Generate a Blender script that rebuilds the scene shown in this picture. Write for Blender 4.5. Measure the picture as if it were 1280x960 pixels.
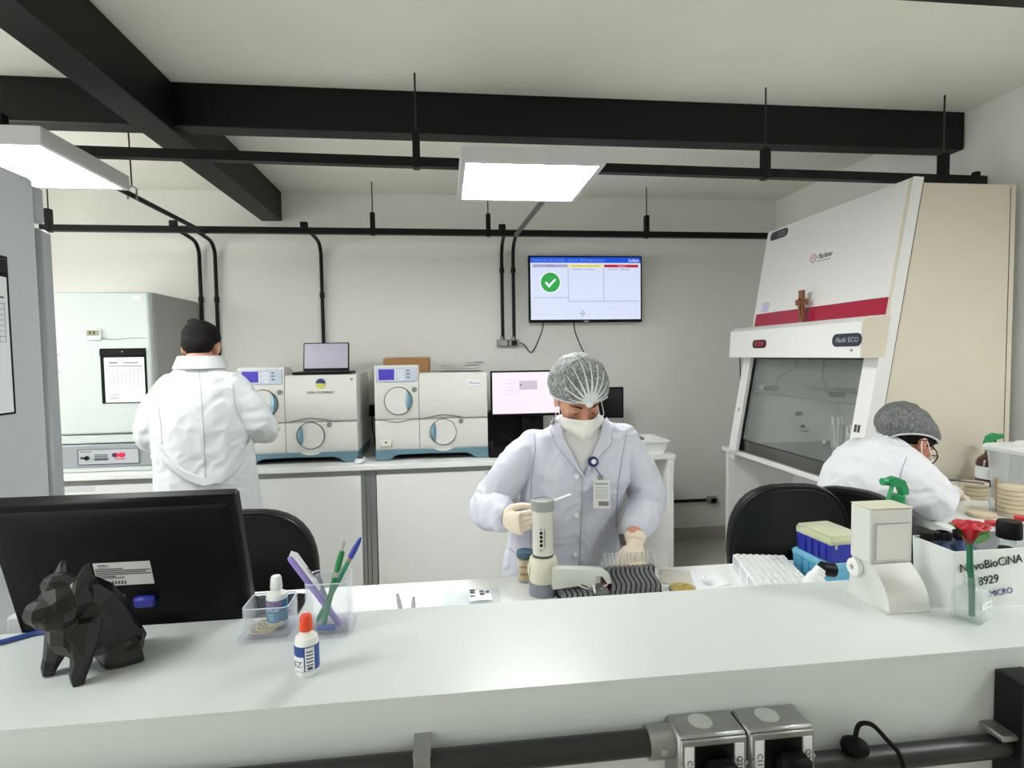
import bpy, bmesh, math, random
from mathutils import Vector, Matrix, noise
random.seed(7)
for _o in list(bpy.data.objects): bpy.data.objects.remove(_o, do_unlink=True)
SC = bpy.context.scene
COL = SC.collection
PI = math.pi

# ------------------------------------------------------------------ camera
FPX, CAMH = 715.0, 1.55
YAW, PITCH, ROLL = math.atan(83/715.), math.atan(36/715.), 0.0145
_R = Matrix.Rotation(-YAW, 3, 'Z')
FW = _R @ Vector((0, 1, 0)); RT = _R @ Vector((1, 0, 0)); UP = Vector((0, 0, 1))
_P = Matrix.Rotation(-PITCH, 3, RT); FW = _P @ FW; UP = _P @ UP
_Q = Matrix.Rotation(ROLL, 3, FW); RT = _Q @ RT; UP = _Q @ UP
CAMP = Vector((0, 0, CAMH))
cam = bpy.data.cameras.new('camera'); camo = bpy.data.objects.new('camera', cam); COL.objects.link(camo)
cam.sensor_fit = 'HORIZONTAL'; cam.sensor_width = 36.0; cam.lens = 36.0*FPX/1280.0
cam.clip_start = 0.02; cam.clip_end = 60
_m = Matrix((RT, UP, -FW)).transposed().to_4x4(); _m.translation = CAMP
camo.matrix_world = _m
SC.camera = camo

# ------------------------------------------------------------------ world, exposure
WORLD = 3.1
world = bpy.data.worlds.new('world'); SC.world = world; world.use_nodes = True
world.node_tree.nodes['Background'].inputs[0].default_value = (1.0, 1.0, .95, 1)
world.node_tree.nodes['Background'].inputs[1].default_value = WORLD
SC.view_settings.view_transform = 'Standard'
SC.view_settings.look = 'None'
SC.view_settings.exposure = 1.04
SC.view_settings.gamma = 1.0
SC.view_settings.use_curve_mapping = False
PANEL_STRENGTH = 15.5
# two windows in the left wall, the front one added to brighten counter and ceiling: sky portals guide the sampling
WINS = ((1.95, 3.8, 0.95, 2.45), (-2.6, -0.3, 0.95, 2.45))
for wy0, wy1, wz0, wz1 in WINS:
    la = bpy.data.lights.new('window_portal', 'AREA'); la.shape = 'RECTANGLE'; la.size = wz1-wz0; la.size_y = wy1-wy0
    la.cycles.is_portal = True
    lo = bpy.data.objects.new('window_portal', la); COL.objects.link(lo); lo.location = (-3.42, (wy0+wy1)/2, (wz0+wz1)/2); lo.rotation_euler = (0, -PI/2, 0)

def pix(px, py, x=None, y=None, z=None):
    d = FW + RT*((px-640)/FPX) - UP*((py-480)/FPX)
    if x is not None: t = x/d.x
    elif y is not None: t = y/d.y
    else: t = (z-CAMH)/d.z
    return CAMP + d*t

# ------------------------------------------------------------------ materials
MATS = {}
def lin(c):
    return tuple((v/12.92 if v <= .04045 else ((v+.055)/1.055)**2.4) for v in (q/255. for q in c))
def mat(name, rgb, rough=.5, metal=0., var=.04, vscale=6., bump=0., bscale=120., trans=0., coat=0., spec=None, alpha=None, stretch=(1,1,1), ior=None, sheen=0., sss=0.):
    if name in MATS: return MATS[name]
    m = bpy.data.materials.new(name); m.use_nodes = True
    nt = m.node_tree; b = nt.nodes['Principled BSDF']
    c = lin(rgb)
    tc = nt.nodes.new('ShaderNodeTexCoord')
    mp = nt.nodes.new('ShaderNodeMapping'); mp.inputs['Scale'].default_value = stretch
    nt.links.new(tc.outputs['Object'], mp.inputs[0])
    nz = nt.nodes.new('ShaderNodeTexNoise'); nz.inputs['Scale'].default_value = vscale; nz.inputs['Detail'].default_value = 3
    nt.links.new(mp.outputs[0], nz.inputs['Vector'])
    mx = nt.nodes.new('ShaderNodeMix'); mx.data_type = 'RGBA'
    mx.inputs[6].default_value = (*[v*(1-var) for v in c], 1); mx.inputs[7].default_value = (*[min(1, v*(1+var)) for v in c], 1)
    nt.links.new(nz.outputs['Fac'], mx.inputs[0]); nt.links.new(mx.outputs[2], b.inputs['Base Color'])
    b.inputs['Roughness'].default_value = rough; b.inputs['Metallic'].default_value = metal
    if trans: b.inputs['Transmission Weight'].default_value = trans
    if coat: b.inputs['Coat Weight'].default_value = coat
    if spec is not None: b.inputs['Specular IOR Level'].default_value = spec
    if alpha is not None: b.inputs['Alpha'].default_value = alpha
    if ior: b.inputs['IOR'].default_value = ior
    if sheen: b.inputs['Sheen Weight'].default_value = sheen
    if sss: b.inputs['Subsurface Weight'].default_value = sss; b.inputs['Subsurface Scale'].default_value = .01
    if bump:
        n2 = nt.nodes.new('ShaderNodeTexNoise'); n2.inputs['Scale'].default_value = bscale; n2.inputs['Detail'].default_value = 2
        nt.links.new(mp.outputs[0], n2.inputs['Vector'])
        bp = nt.nodes.new('ShaderNodeBump'); bp.inputs['Strength'].default_value = bump; bp.inputs['Distance'].default_value = .004
        nt.links.new(n2.outputs['Fac'], bp.inputs['Height']); nt.links.new(bp.outputs[0], b.inputs['Normal'])
    MATS[name] = m
    return m
def emit(name, rgb, strength):
    if name in MATS: return MATS[name]
    m = bpy.data.materials.new(name); m.use_nodes = True
    b = m.node_tree.nodes['Principled BSDF']
    b.inputs['Base Color'].default_value = (*[v*.3 for v in lin(rgb)], 1)
    b.inputs['Roughness'].default_value = .35
    b.inputs['Emission Color'].default_value = (*lin(rgb), 1); b.inputs['Emission Strength'].default_value = strength if strength > 2 else strength*.46
    MATS[name] = m
    return m
def thin(name, rgb, amount=.12, rough=.05, tint=1.0):
    """clear thin sheet: mostly transparent, some gloss"""
    if name in MATS: return MATS[name]
    m = bpy.data.materials.new(name); m.use_nodes = True
    nt = m.node_tree; nt.nodes.clear()
    o = nt.nodes.new('ShaderNodeOutputMaterial'); t = nt.nodes.new('ShaderNodeBsdfTransparent')
    g = nt.nodes.new('ShaderNodeBsdfPrincipled'); lw = nt.nodes.new('ShaderNodeLayerWeight'); lw.inputs[0].default_value = .5
    fr = nt.nodes.new('ShaderNodeMath'); fr.operation = 'POWER'; fr.inputs[1].default_value = 3.0; nt.links.new(lw.outputs['Facing'], fr.inputs[0])
    c = lin(rgb)
    t.inputs[0].default_value = (*[1-(1-v)*tint*.5 for v in c], 1)
    g.inputs['Base Color'].default_value = (*c, 1); g.inputs['Roughness'].default_value = rough
    ad = nt.nodes.new('ShaderNodeMath'); ad.operation = 'MULTIPLY_ADD'; ad.inputs[1].default_value = .7; ad.inputs[2].default_value = amount
    nt.links.new(fr.outputs[0], ad.inputs[0])
    mx = nt.nodes.new('ShaderNodeMixShader'); nt.links.new(ad.outputs[0], mx.inputs[0])
    nt.links.new(t.outputs[0], mx.inputs[1]); nt.links.new(g.outputs[0], mx.inputs[2]); nt.links.new(mx.outputs[0], o.inputs[0])
    MATS[name] = m
    return m

# ------------------------------------------------------------------ mesh builder
class MB:
    def __init__(self): self.v = []; self.f = []; self.mi = []; self.M = None; self.m = 0; self.uv = None
    def add(self, vs, fs):
        o = len(self.v)
        for p in vs:
            p = Vector(p)
            self.v.append(tuple(self.M @ p) if self.M is not None else tuple(p))
        for f in fs: self.f.append(tuple(i+o for i in f)); self.mi.append(self.m)
        return self
    def box(self, x0, x1, y0, y1, z0, z1, b=0.):
        if x0 > x1: x0, x1 = x1, x0
        if y0 > y1: y0, y1 = y1, y0
        if z0 > z1: z0, z1 = z1, z0
        b = min(b, .49*(x1-x0), .49*(y1-y0), .49*(z1-z0))
        if b <= 0:
            vs = [(x, y, z) for x in (x0, x1) for y in (y0, y1) for z in (z0, z1)]
            return self.add(vs, [(0,1,3,2),(4,6,7,5),(0,4,5,1),(2,3,7,6),(0,2,6,4),(1,5,7,3)])
        X, Y, Z = (x0, x1), (y0, y1), (z0, z1); vs = []; id = {}
        for i in (0,1):
            for j in (0,1):
                for k in (0,1):
                    sx, sy, sz = 1-2*i, 1-2*j, 1-2*k
                    for a in range(3):
                        id[i,j,k,a] = len(vs)
                        p = [X[i]+b*sx, Y[j]+b*sy, Z[k]+b*sz]; p[a] = (X[i], Y[j], Z[k])[a]
                        vs.append(tuple(p))
        fs = []
        for s in (0,1):
            fs.append([id[s,0,0,0],id[s,1,0,0],id[s,1,1,0],id[s,0,1,0]])
            fs.append([id[0,s,0,1],id[1,s,0,1],id[1,s,1,1],id[0,s,1,1]])
            fs.append([id[0,0,s,2],id[1,0,s,2],id[1,1,s,2],id[0,1,s,2]])
        for i in (0,1):
            for j in (0,1):
                fs.append([id[i,j,0,0],id[i,j,0,1],id[i,j,1,1],id[i,j,1,0]])
                fs.append([id[i,0,j,0],id[i,0,j,2],id[i,1,j,2],id[i,1,j,0]])
                fs.append([id[0,i,j,1],id[0,i,j,2],id[1,i,j,2],id[1,i,j,1]])
                for k in (0,1): fs.append([id[i,j,k,0],id[i,j,k,1],id[i,j,k,2]])
        c = Vector(((x0+x1)/2,(y0+y1)/2,(z0+z1)/2)); out = []
        for f in fs:
            a, d, e = Vector(vs[f[0]]), Vector(vs[f[1]]), Vector(vs[f[2]])
            n = (d-a).cross(e-a); out.append(tuple(f) if n.dot(a-c) > 0 else tuple(reversed(f)))
        return self.add(vs, out)
    def rings(self, rings, cap0=True, cap1=True, closed=True):
        n = len(rings[0]); vs = [p for r in rings for p in r]; fs = []
        for i in range(len(rings)-1):
            for j in range(n if closed else n-1):
                k = (j+1) % n
                fs.append((i*n+j, i*n+k, (i+1)*n+k, (i+1)*n+j))
        if cap0: fs.append(tuple(reversed(range(n))))
        if cap1: fs.append(tuple((len(rings)-1)*n+j for j in range(n)))
        return self.add(vs, fs)
    def cyl(self, p0, p1, r0, r1=None, n=16, caps=True):
        r1 = r0 if r1 is None else r1
        return self.tube([p0, p1], [r0, r1], n, caps)
    def tube(self, pts, r, n=10, caps=True, flat=None, hint=None):
        pts = [Vector(p) for p in pts]
        rs = r if isinstance(r, (list, tuple)) else [r]*len(pts)
        ts = []
        for i in range(len(pts)):
            a = pts[max(0, i-1)]; c = pts[min(len(pts)-1, i+1)]; ts.append((c-a).normalized())
        h = Vector(hint) if hint is not None else (Vector((0,0,1)) if abs(ts[0].z) < .9 else Vector((1,0,0)))
        u = (h - ts[0]*h.dot(ts[0])).normalized(); out = []
        for i, p in enumerate(pts):
            u = (u - ts[i]*u.dot(ts[i])).normalized(); w = ts[i].cross(u)
            rr = rs[i]; ra, rb = rr if isinstance(rr, (list, tuple)) else (rr, rr)
            out.append([p + u*(ra*math.cos(2*PI*j/n)) + w*(rb*math.sin(2*PI*j/n)) for j in range(n)])
        return self.rings(out, caps, caps)
    def lathe(self, prof, c=(0,0,0), n=24, cap0=True, cap1=True, M=None):
        c = Vector(c); rs = []
        for r, z in prof:
            rs.append([c + Vector((r*math.cos(2*PI*j/n), r*math.sin(2*PI*j/n), z)) for j in range(n)])
        return self.rings(rs, cap0, cap1)
    def prism(self, poly, a, b, axis='y'):
        """poly in the two other axes, extruded from a to b"""
        def P(u, w, t): return {'y': (u, t, w), 'x': (t, u, w), 'z': (u, w, t)}[axis]
        n = len(poly); ar = sum(poly[i][0]*poly[(i+1)%n][1]-poly[(i+1)%n][0]*poly[i][1] for i in range(n))
        vs = [P(u, w, a) for u, w in poly]+[P(u, w, b) for u, w in poly]
        fs = [tuple(range(n)), tuple(reversed(range(n, 2*n)))]
        for i in range(n): k = (i+1) % n; fs.append((i, n+i, n+k, k))
        flip = (ar > 0) != (b > a)
        if axis in ('z',): flip = not flip
        if axis == 'x': flip = not flip
        # consistent orientation
        if axis == 'y': flip = not ((ar > 0) == (b > a))
        if flip: fs = [tuple(reversed(f)) for f in fs]
        return self.add(vs, fs)
    def ell(self, c, r, n=16, m=10, rot=None):
        c = Vector(c); rx, ry, rz = r if isinstance(r, (list, tuple)) else (r, r, r); rs = []
        for i in range(1, m):
            a = PI*i/m; ring = []
            for j in range(n):
                p = Vector((rx*math.sin(a)*math.cos(2*PI*j/n), ry*math.sin(a)*math.sin(2*PI*j/n), -rz*math.cos(a)))
                ring.append(c + (rot @ p if rot is not None else p))
            rs.append(ring)
        return self.rings(rs)
    def quad(self, a, b, c, d): return self.add([a, b, c, d], [(0,1,2,3)])
    def grid(self, fn, nu, nv):
        vs = [fn(i/nu, j/nv) for i in range(nu+1) for j in range(nv+1)]; fs = []
        for i in range(nu):
            for j in range(nv):
                a = i*(nv+1)+j; fs.append((a, a+nv+1, a+nv+2, a+1))
        return self.add(vs, fs)
    def mesh(self, name, mats, smooth=True, angle=38):
        me = bpy.data.meshes.new(name); me.from_pydata(self.v, [], self.f)
        for m in (mats if isinstance(mats, (list, tuple)) else [mats]): me.materials.append(m)
        if any(self.mi): me.polygons.foreach_set('material_index', self.mi)
        bm = bmesh.new(); bm.from_mesh(me); bmesh.ops.recalc_face_normals(bm, faces=bm.faces); bm.to_mesh(me); bm.free()
        if smooth:
            me.polygons.foreach_set('use_smooth', [True]*len(me.polygons)); me.set_sharp_from_angle(angle=math.radians(angle))
        me.update()
        return me
    def build(self, name, mats, parent=None, smooth=True, angle=38, loc=None):
        o = bpy.data.objects.new(name, self.mesh(name, mats, smooth, angle)); COL.objects.link(o)
        if parent is not None: o.parent = parent
        if loc is not None: o.location = loc
        return o
def tag(o, label, cat=None, group=None, kind=None):
    o['label'] = label
    if cat: o['category'] = cat
    if group: o['group'] = group
    if kind: o['kind'] = kind
    return o
def thing(name, label, cat, loc=(0,0,0), rotz=0., group=None):
    o = bpy.data.objects.new(name, None); COL.objects.link(o)
    o.empty_display_size = .05
    o.location = loc; o.rotation_euler = (0, 0, rotz)
    return tag(o, label, cat, group)
def struct(name, mb, m, parent=None, label=None):
    o = mb.build(name, m, parent); o['kind'] = 'structure'
    if label: o['label'] = label
    return o
def copy_tree(o, parent=None):
    c = o.copy(); COL.objects.link(c); c.parent = parent
    for ch in list(o.children): copy_tree(ch, c)
    return c
def text(name, s, size, M, m, parent=None, align='LEFT', extrude=.0004, shear=0., spacing=1.):
    cu = bpy.data.curves.new(name, 'FONT'); cu.body = s; cu.size = size; cu.align_x = align; cu.extrude = extrude; cu.shear = shear
    cu.resolution_u = 3; cu.space_character = spacing
    to = bpy.data.objects.new(name, cu); COL.objects.link(to)
    dg = bpy.context.evaluated_depsgraph_get()
    me = bpy.data.meshes.new_from_object(to.evaluated_get(dg))
    bpy.data.objects.remove(to, do_unlink=True); bpy.data.curves.remove(cu)
    me.transform(M); me.name = name; me.materials.clear(); me.materials.append(m)
    o = bpy.data.objects.new(name, me); COL.objects.link(o)
    if parent is not None: o.parent = parent
    return o
def face_mat(origin, right, up):
    """matrix mapping text x->right, y->up at origin"""
    r = Vector(right).normalized(); u = Vector(up); u = (u - r*u.dot(r)).normalized(); n = r.cross(u)
    M = Matrix((r, u, n)).transposed().to_4x4(); M.translation = Vector(origin)
    return M
def bez(pts, n=8):
    """Catmull-Rom through points"""
    P = [Vector(p) for p in pts]; P = [P[0]*2-P[1]] + P + [P[-1]*2-P[-2]]; out = []
    for i in range(1, len(P)-2):
        for k in range(n):
            t = k/n; a, b, c, d = P[i-1:i+3]
            out.append(.5*((2*b)+(c-a)*t+(2*a-5*b+4*c-d)*t*t+(3*b-a-3*c+d)*t**3))
    out.append(P[-2]); return out
# ================================================================== the room
WX0, WX1, WY0, WY1, CEIL = -3.4, 2.74, -3.0, 4.5, 2.79
M_wall = mat('wall_paint', (236, 236, 231), .85, bump=.15, bscale=90, var=.02, vscale=1.2)
M_ceil = mat('ceiling_paint', (240, 239, 230), .9, bump=.2, bscale=60, var=.02, vscale=1.0)
M_floor = mat('floor_tile', (182, 178, 166), .35, var=.06, vscale=5)
M_steel = mat('black_painted_steel', (7, 7, 8), .5, spec=.3, var=.1, vscale=20)
M_cond = mat('black_conduit', (6, 6, 7), .5, spec=.3, var=.1)
M_white = mat('white_laminate', (231, 233, 231), .32, var=.012, vscale=3)
M_counter = mat('counter_white_laminate', (207, 213, 212), .3, var=.02, vscale=4)
M_alu = mat('brushed_aluminium', (168, 170, 172), .38, .9, var=.06, vscale=30, stretch=(1, 1, 12))
M_galv = mat('cast_aluminium', (150, 152, 150), .42, .8, var=.12, vscale=40, bump=.2, bscale=200)
M_black = mat('black_plastic', (5, 5, 6), .45, spec=.2, var=.08)
M_blackm = mat('black_matte', (6, 6, 7), .6, spec=.15, var=.08)

struct('floor', MB().box(WX0-.1, WX1+.1, WY0-.1, WY1+.1, -.1, 0), M_floor)
struct('ceiling', MB().box(WX0-.1, WX1+.1, WY0-.1, WY1+.1, CEIL, CEIL+.1), M_ceil)
struct('wall_back', MB().box(WX0-.1, WX1+.1, WY1, WY1+.1, 0, CEIL), M_wall)
struct('wall_right', MB().box(WX1, WX1+.1, WY0, WY1, 0, CEIL), M_wall)
b = MB(); b.box(WX0-.1, WX0, WY0, WY1, 0, .95); b.box(WX0-.1, WX0, WY0, WY1, 2.45, CEIL)
for y0, y1 in ((WY0, -2.6), (-0.3, 1.95), (3.8, WY1)): b.box(WX0-.1, WX0, y0, y1, .95, 2.45)
struct('wall_left', b, M_wall)
M_wf = mat('window_frame_white', (232, 232, 230), .4)
for wi, (y0, y1, z0, z1) in enumerate(WINS):
    fr_ = MB(); 
    for a in (0, 1, 2): yy = y0+(y1-y0)*a/2; fr_.box(WX0-.07, WX0-.03, max(y0, yy-.025), min(y1, yy+.025), z0, z1)
    fr_.box(WX0-.07, WX0-.03, y0, y1, z0, z0+.05); fr_.box(WX0-.07, WX0-.03, y0, y1, z1-.05, z1)
    wo = struct('window_%d' % (wi+1), fr_, M_wf)
    for a in (0, 1):
        g0 = y0+(y1-y0)*a/2+.025; g1 = y0+(y1-y0)*(a+1)/2-.025
        MB().quad((WX0-.05, g0, z0+.05), (WX0-.05, g1, z0+.05), (WX0-.05, g1, z1-.05), (WX0-.05, g0, z1-.05)).build('pane', thin('window_glass', (240, 244, 244), .03, .02, .1), wo)
struct('wall_front', MB().box(WX0-.1, WX1+.1, WY0-.1, WY0, 0, CEIL), M_wall)
struct('baseboard_back', MB().box(WX0, WX1, WY1-.012, WY1, 0, .098, .003), M_floor)
struct('baseboard_right', MB().box(WX1-.012, WX1, WY0, WY1-.012, 0, .098, .003), M_floor)

b = MB().box(WX0, WX1-.005, 2.77, 2.875, 2.597, CEIL, .004)
tag(b.build('steel_beam', M_steel), 'black steel ceiling beam running parallel to the back wall behind the lights', 'beam')
b = MB().box(-1.335, -1.187, WY0, WY1-.01, 2.572, CEIL, .004)
tag(b.build('steel_beam', M_steel), 'black steel ceiling beam running from the front up to the back wall', 'beam')
yb = pix(1280, 11, z=2.597).y
b = MB().box(-1.18, WX1-.005, yb-.105, yb, 2.597, CEIL, .004)
tag(b.build('steel_beam', M_steel), 'black steel ceiling beam over the counter, only its corner in view', 'beam')

# ---- suspended rails with hangers
def hanger(root, x, y, zc, ztop_clip):
    h = MB().box(x-.016, x+.016, y-.024, y+.024, zc-.026, ztop_clip, .003).build('hanger_clip', M_cond, root)
    MB().cyl((x, y, ztop_clip), (x, y, CEIL), .0042, n=8).build('threaded_rod', mat('dark_zinc', (60, 60, 58), .4, .7), h)
def rail(label, p0, p1, w, hang, y):
    root = thing('conduit_rail', label, 'rail')
    b = MB(); p0, p1 = Vector(p0), Vector(p1)
    for s in (0,):
        ring = lambda p: [p+Vector((0, dy*w/2, dz*w/2)) for dy, dz in ((-1,-1),(1,-1),(1,1),(-1,1))]
        b.rings([ring(p0), ring(p1)])
    b.build('channel', M_cond, root)
    for x, zt in hang:
        t = (x-p0.x)/(p1.x-p0.x); hanger(root, x, y, p0.z+(p1.z-p0.z)*t, zt)
    return root
r1 = rail('black suspended conduit rail beneath the wide beam, carrying the ceiling lights', (-3.3, 2.6, 2.43), (2.68, 2.6, 2.381), .04,
     [(-1.775, 2.56), (-.108, 2.538), (1.525, 2.51), (2.455, 2.507)], 2.6)
MB().box(2.62, 2.65, 2.585, 2.615, 2.39, 2.425, .004).build('end_bracket', M_cond, r1)
r2 = rail('black suspended conduit rail close to the back wall above the television', (-2.66, 4.2, 2.443), (2.72, 4.2, 2.438), .042,
     [(-2.61, 2.57), (-.492, 2.573), (.33, 2.575), (1.521, 2.58)], 4.2)
for x in (-.96, -1.82, .43): MB().box(x-.025, x+.025, 4.17, 4.2, 2.46, 2.5, .004).build('end_bracket', M_cond, r2)
t = thing('conduit_pipe', 'thin black conduit running under the ceiling towards the back rail over the man', 'conduit')
MB().tube([(-1.62, 2.625, 2.42), (-1.62, 4.176, 2.42)], .014, 10).build('tube', M_cond, t)
h = MB().tube([(-1.642, 3.27, 2.40), (-1.642, 3.27, 2.455), (-1.62, 3.27, 2.47), (-1.598, 3.27, 2.455), (-1.598, 3.27, 2.40)], .005, 8).build('hanger_clip', M_galv, t)
MB().cyl((-1.62, 3.27, 2.47), (-1.625, 3.27, CEIL), .004, n=8).build('threaded_rod', MATS['dark_zinc'], h)
t = thing('conduit_pipe', 'thin grey conduit between the centre light and the rail over the television', 'conduit')
MB().tube([(.6, 2.625, 2.425), (.53, 4.176, 2.425)], .016, 10).build('tube', mat('grey_conduit', (95, 95, 94), .45), t)

def vcon(x, zb, label, coup):
    t = thing('wall_conduit', label, 'conduit')
    pts = bez([(x-.01, 4.2, 2.43), (x-.004, 4.3, 2.42), (x, 4.41, 2.40), (x, 4.465, 2.34), (x, 4.47, 2.25)], 5) + [Vector((x, 4.47, zb))]
    MB().tube(pts, .0135, 12, hint=(1, 0, 0)).build('tube', M_cond, t)
    for z in coup: MB().cyl((x, 4.47, z-.02), (x, 4.47, z+.02), .0185, n=12).build('coupling', M_cond, t)
vcon(-1.775, 1.75, 'black wall conduit ending behind the top of the incubator', [1.99])
vcon(-1.665, 1.25, 'black wall conduit running down behind the man beside the incubator', [1.99, 1.62])
vcon(-.91, 1.42, 'black wall conduit dropping behind the laptop', [2.02, 1.46])
vcon(.452, 1.675, 'black wall conduit joining the plain grey wall box', [2.21])
vcon(.541, 1.675, 'black wall conduit joining the wall box with the black socket', [2.21])
def jbox(x, label, sock):
    t = thing('junction_box', label, 'junction box', (x, WY1, 1.62))
    MB().box(-.042, .042, -.055, 0, 0, .052, .005).build('body', M_galv, t)
    MB().cyl((0, -.03, .052), (0, -.03, .075), .016, n=12).build('gland', M_galv, t)
    c = MB().box(-.037, .037, -.058, -.054, .004, .048, .002).build('cover', M_galv, t)
    if sock: MB().box(-.02, .024, -.075, -.057, .008, .044, .003).build('socket', M_black, c)
jbox(.447, 'grey metal wall box with a plain cover below the conduits', False)
jbox(.536, 'grey metal wall box with a black plug, wired to the television', True)
t = thing('socket_conduit', 'black conduit with a grey socket box low on the back wall', 'conduit', (1.5, WY1, 0))
zc = pix(870, 626, y=4.46).z; xe = pix(884, 625, y=4.46).x-1.5
MB().tube([(.03, -.03, zc), (xe, -.03, zc)], .0135, 12).build('tube', M_cond, t)
j = MB().box(xe+.01, xe+.085, -.06, 0, zc-.027, zc+.027, .006).build('box', M_galv, t)
MB().cyl((xe-.01, -.03, zc), (xe+.012, -.03, zc), .019, n=12).build('gland', M_galv, j)
MB().box(xe+.024, xe+.07, -.067, -.058, zc-.019, zc+.019, .004).build('socket', M_black, j)

# ---- ceiling light panels
M_fix = mat('fixture_white', (205, 206, 208), .45)
M_diff = emit('light_diffuser', (251, 254, 252), PANEL_STRENGTH)
def panel(x0, x1, y0, y1, zb, label):
    t = thing('panel_light', label, 'ceiling light', ((x0+x1)/2, (y0+y1)/2, zb)); w, d = (x1-x0)/2, (y1-y0)/2; e = .022
    b = MB()
    b.box(-w, w, -d, -d+e, 0, .062, .002); b.box(-w, w, d-e, d, 0, .062, .002)
    b.box(-w, -w+e, -d+e, d-e, 0, .062, .002); b.box(w-e, w, -d+e, d-e, 0, .062, .002)
    b.build('frame', M_fix, t)
    MB().box(-w+e, w-e, -d+e, d-e, .05, .06).build('backing', M_fix, t)
    MB().box(-w+e, w-e, -d+e, d-e, .004, .010).build('diffuser', M_diff, t)
    for sx in (-1, 1):
        MB().box(sx*(w-.08)-.012, sx*(w-.08)+.012, -.02, .02, .058, .066, .002).build('mounting_clip', M_alu, t)
for (px0, py0, lb) in ((.075, 2.27, 'square white ceiling light panel hanging over the woman by the television'), (-1.955, 2.195, 'square white ceiling light panel above the tall grey refrigerator'),
                       (1.95, 0.3, 'square white ceiling light panel added out of view in front of the counter, beside the right wall'),  # both front panels are added, unseen, to brighten the counter and hood side
                       (-1.955, 0.3, 'square white ceiling light panel added out of view in front of the counter, in line with the refrigerator')):
    panel(px0, px0+.58, py0, py0+.565, 2.305, lb)
for y, lb in ((0.580, 'black suspended conduit rail in the front half of the room'),):
    rail(lb, (-3.3, y, 2.405), (2.68, y, 2.405), .042, [(-2.6, 2.54), (-.9, 2.54), (1.5, 2.54), (2.5, 2.54)], y)
# ================================================================== counter, desk, benches
CZ, CY0, CY1 = .99, .93, 1.268
t = thing('front_counter', 'long white laminate counter across the foreground with low front board', 'counter', (0, CY0, 0))
MB().box(-2.4, WX1-.002, .0, CY1-CY0, CZ-.006, CZ).build('counter_top', M_counter, t)
MB().box(-2.4, WX1-.002, .0, .018, 0, CZ-.0062).build('front_panel', M_counter, t)
MB().box(-2.4, WX1-.002, CY1-CY0-.03, CY1-CY0-.004, 0, CZ-.035).build('back_panel', M_counter, t)
DZ, DY1 = .82, 1.845  # pale opaque tube paints the highlight along the clear edge
t = thing('work_desk', 'low white work desk set against the far side of the counter', 'desk', (0, CY1, 0))
MB().box(-1.08, 1.45, .002, DY1-CY1, DZ-.03, DZ, .003).build('desk_top', M_white, t)
for x in (-1.05, -.35, 1.22): MB().box(x-.012, x+.012, .01, DY1-CY1-.03, 0, DZ-.03).build('side_panel', M_white, t)

BZ, BY = .87, 3.665
tag(MB().box(-2.4, 1.53, BY, WY1-.012, BZ-.034, BZ, .003).build('bench_worktop', M_white), 'long white worktop along the back wall carrying the analysers', 'worktop')
def bench_unit(x0, x1, label):
    t = thing('bench_cabinet', label, 'cabinet', (x0, BY, 0)); w = x1-x0
    MB().box(0, w, .05, .82, .08, BZ-.036).build('carcass', M_white, t)
    MB().box(.004, w-.004, .03, .049, .085, BZ-.07, .002).build('front_panel', M_white, t)
    MB().box(.004, w-.004, .032, .049, BZ-.066, BZ-.037, .001).build('shade_strip', mat('painted_shade_grey', (150, 152, 152), .5), t)  # grey strip paints the shaded gap below the worktop
    MB().box(0, w, .08, .12, 0, .08).build('plinth', M_blackm, t)
    return t
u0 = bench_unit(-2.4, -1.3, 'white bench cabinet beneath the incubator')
MB().box(.07, .28, .0275, .0295, BZ-.105, BZ-.075).build('paper_label', mat('paper_label', (205, 208, 212), .6), u0)
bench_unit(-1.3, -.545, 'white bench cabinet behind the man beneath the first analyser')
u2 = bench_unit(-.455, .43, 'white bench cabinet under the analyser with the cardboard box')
MB().box(.70, .80, .0275, .0295, BZ-.095, BZ-.08).build('paper_label', MATS['paper_label'], u2)
t = thing('aluminium_post', 'aluminium corner profile between two white bench cabinets', 'profile', (-.5, BY, 0))
b = MB(); b.box(-.043, -.02, .028, .06, 0, BZ-.036, .002); b.box(-.018, .006, .035, .06, 0, BZ-.036, .002); b.build('channel', M_alu, t)
MB().box(.008, .043, .03, .06, 0, BZ-.036, .002).build('flange', M_alu, t)
t = thing('bench_end_panel', 'white side panel carrying the right end of the back worktop', 'panel', (1.495, BY, 0))
MB().box(-.02, .02, .005, .81, 0, BZ-.036, .002).build('board', M_white, t)
MB().box(-1.04, -.021, .74, .76, .1, BZ-.036).build('back_board', M_white, t)

# side table on the right where the seated woman works
STZ = .93
t = thing('side_table', 'white table along the right wall holding the culture dishes', 'table', (1.72, 1.30, 0))
MB().box(0, 1.0, 0, 1.10, STZ-.03, STZ, .003).build('table_top', M_white, t)
MB().box(.1, .98, 1.06, 1.085, 0, STZ-.03).build('side_panel', M_white, t)
MB().box(.1, .98, .01, .035, 0, STZ-.03).build('side_panel', M_white, t)

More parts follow.
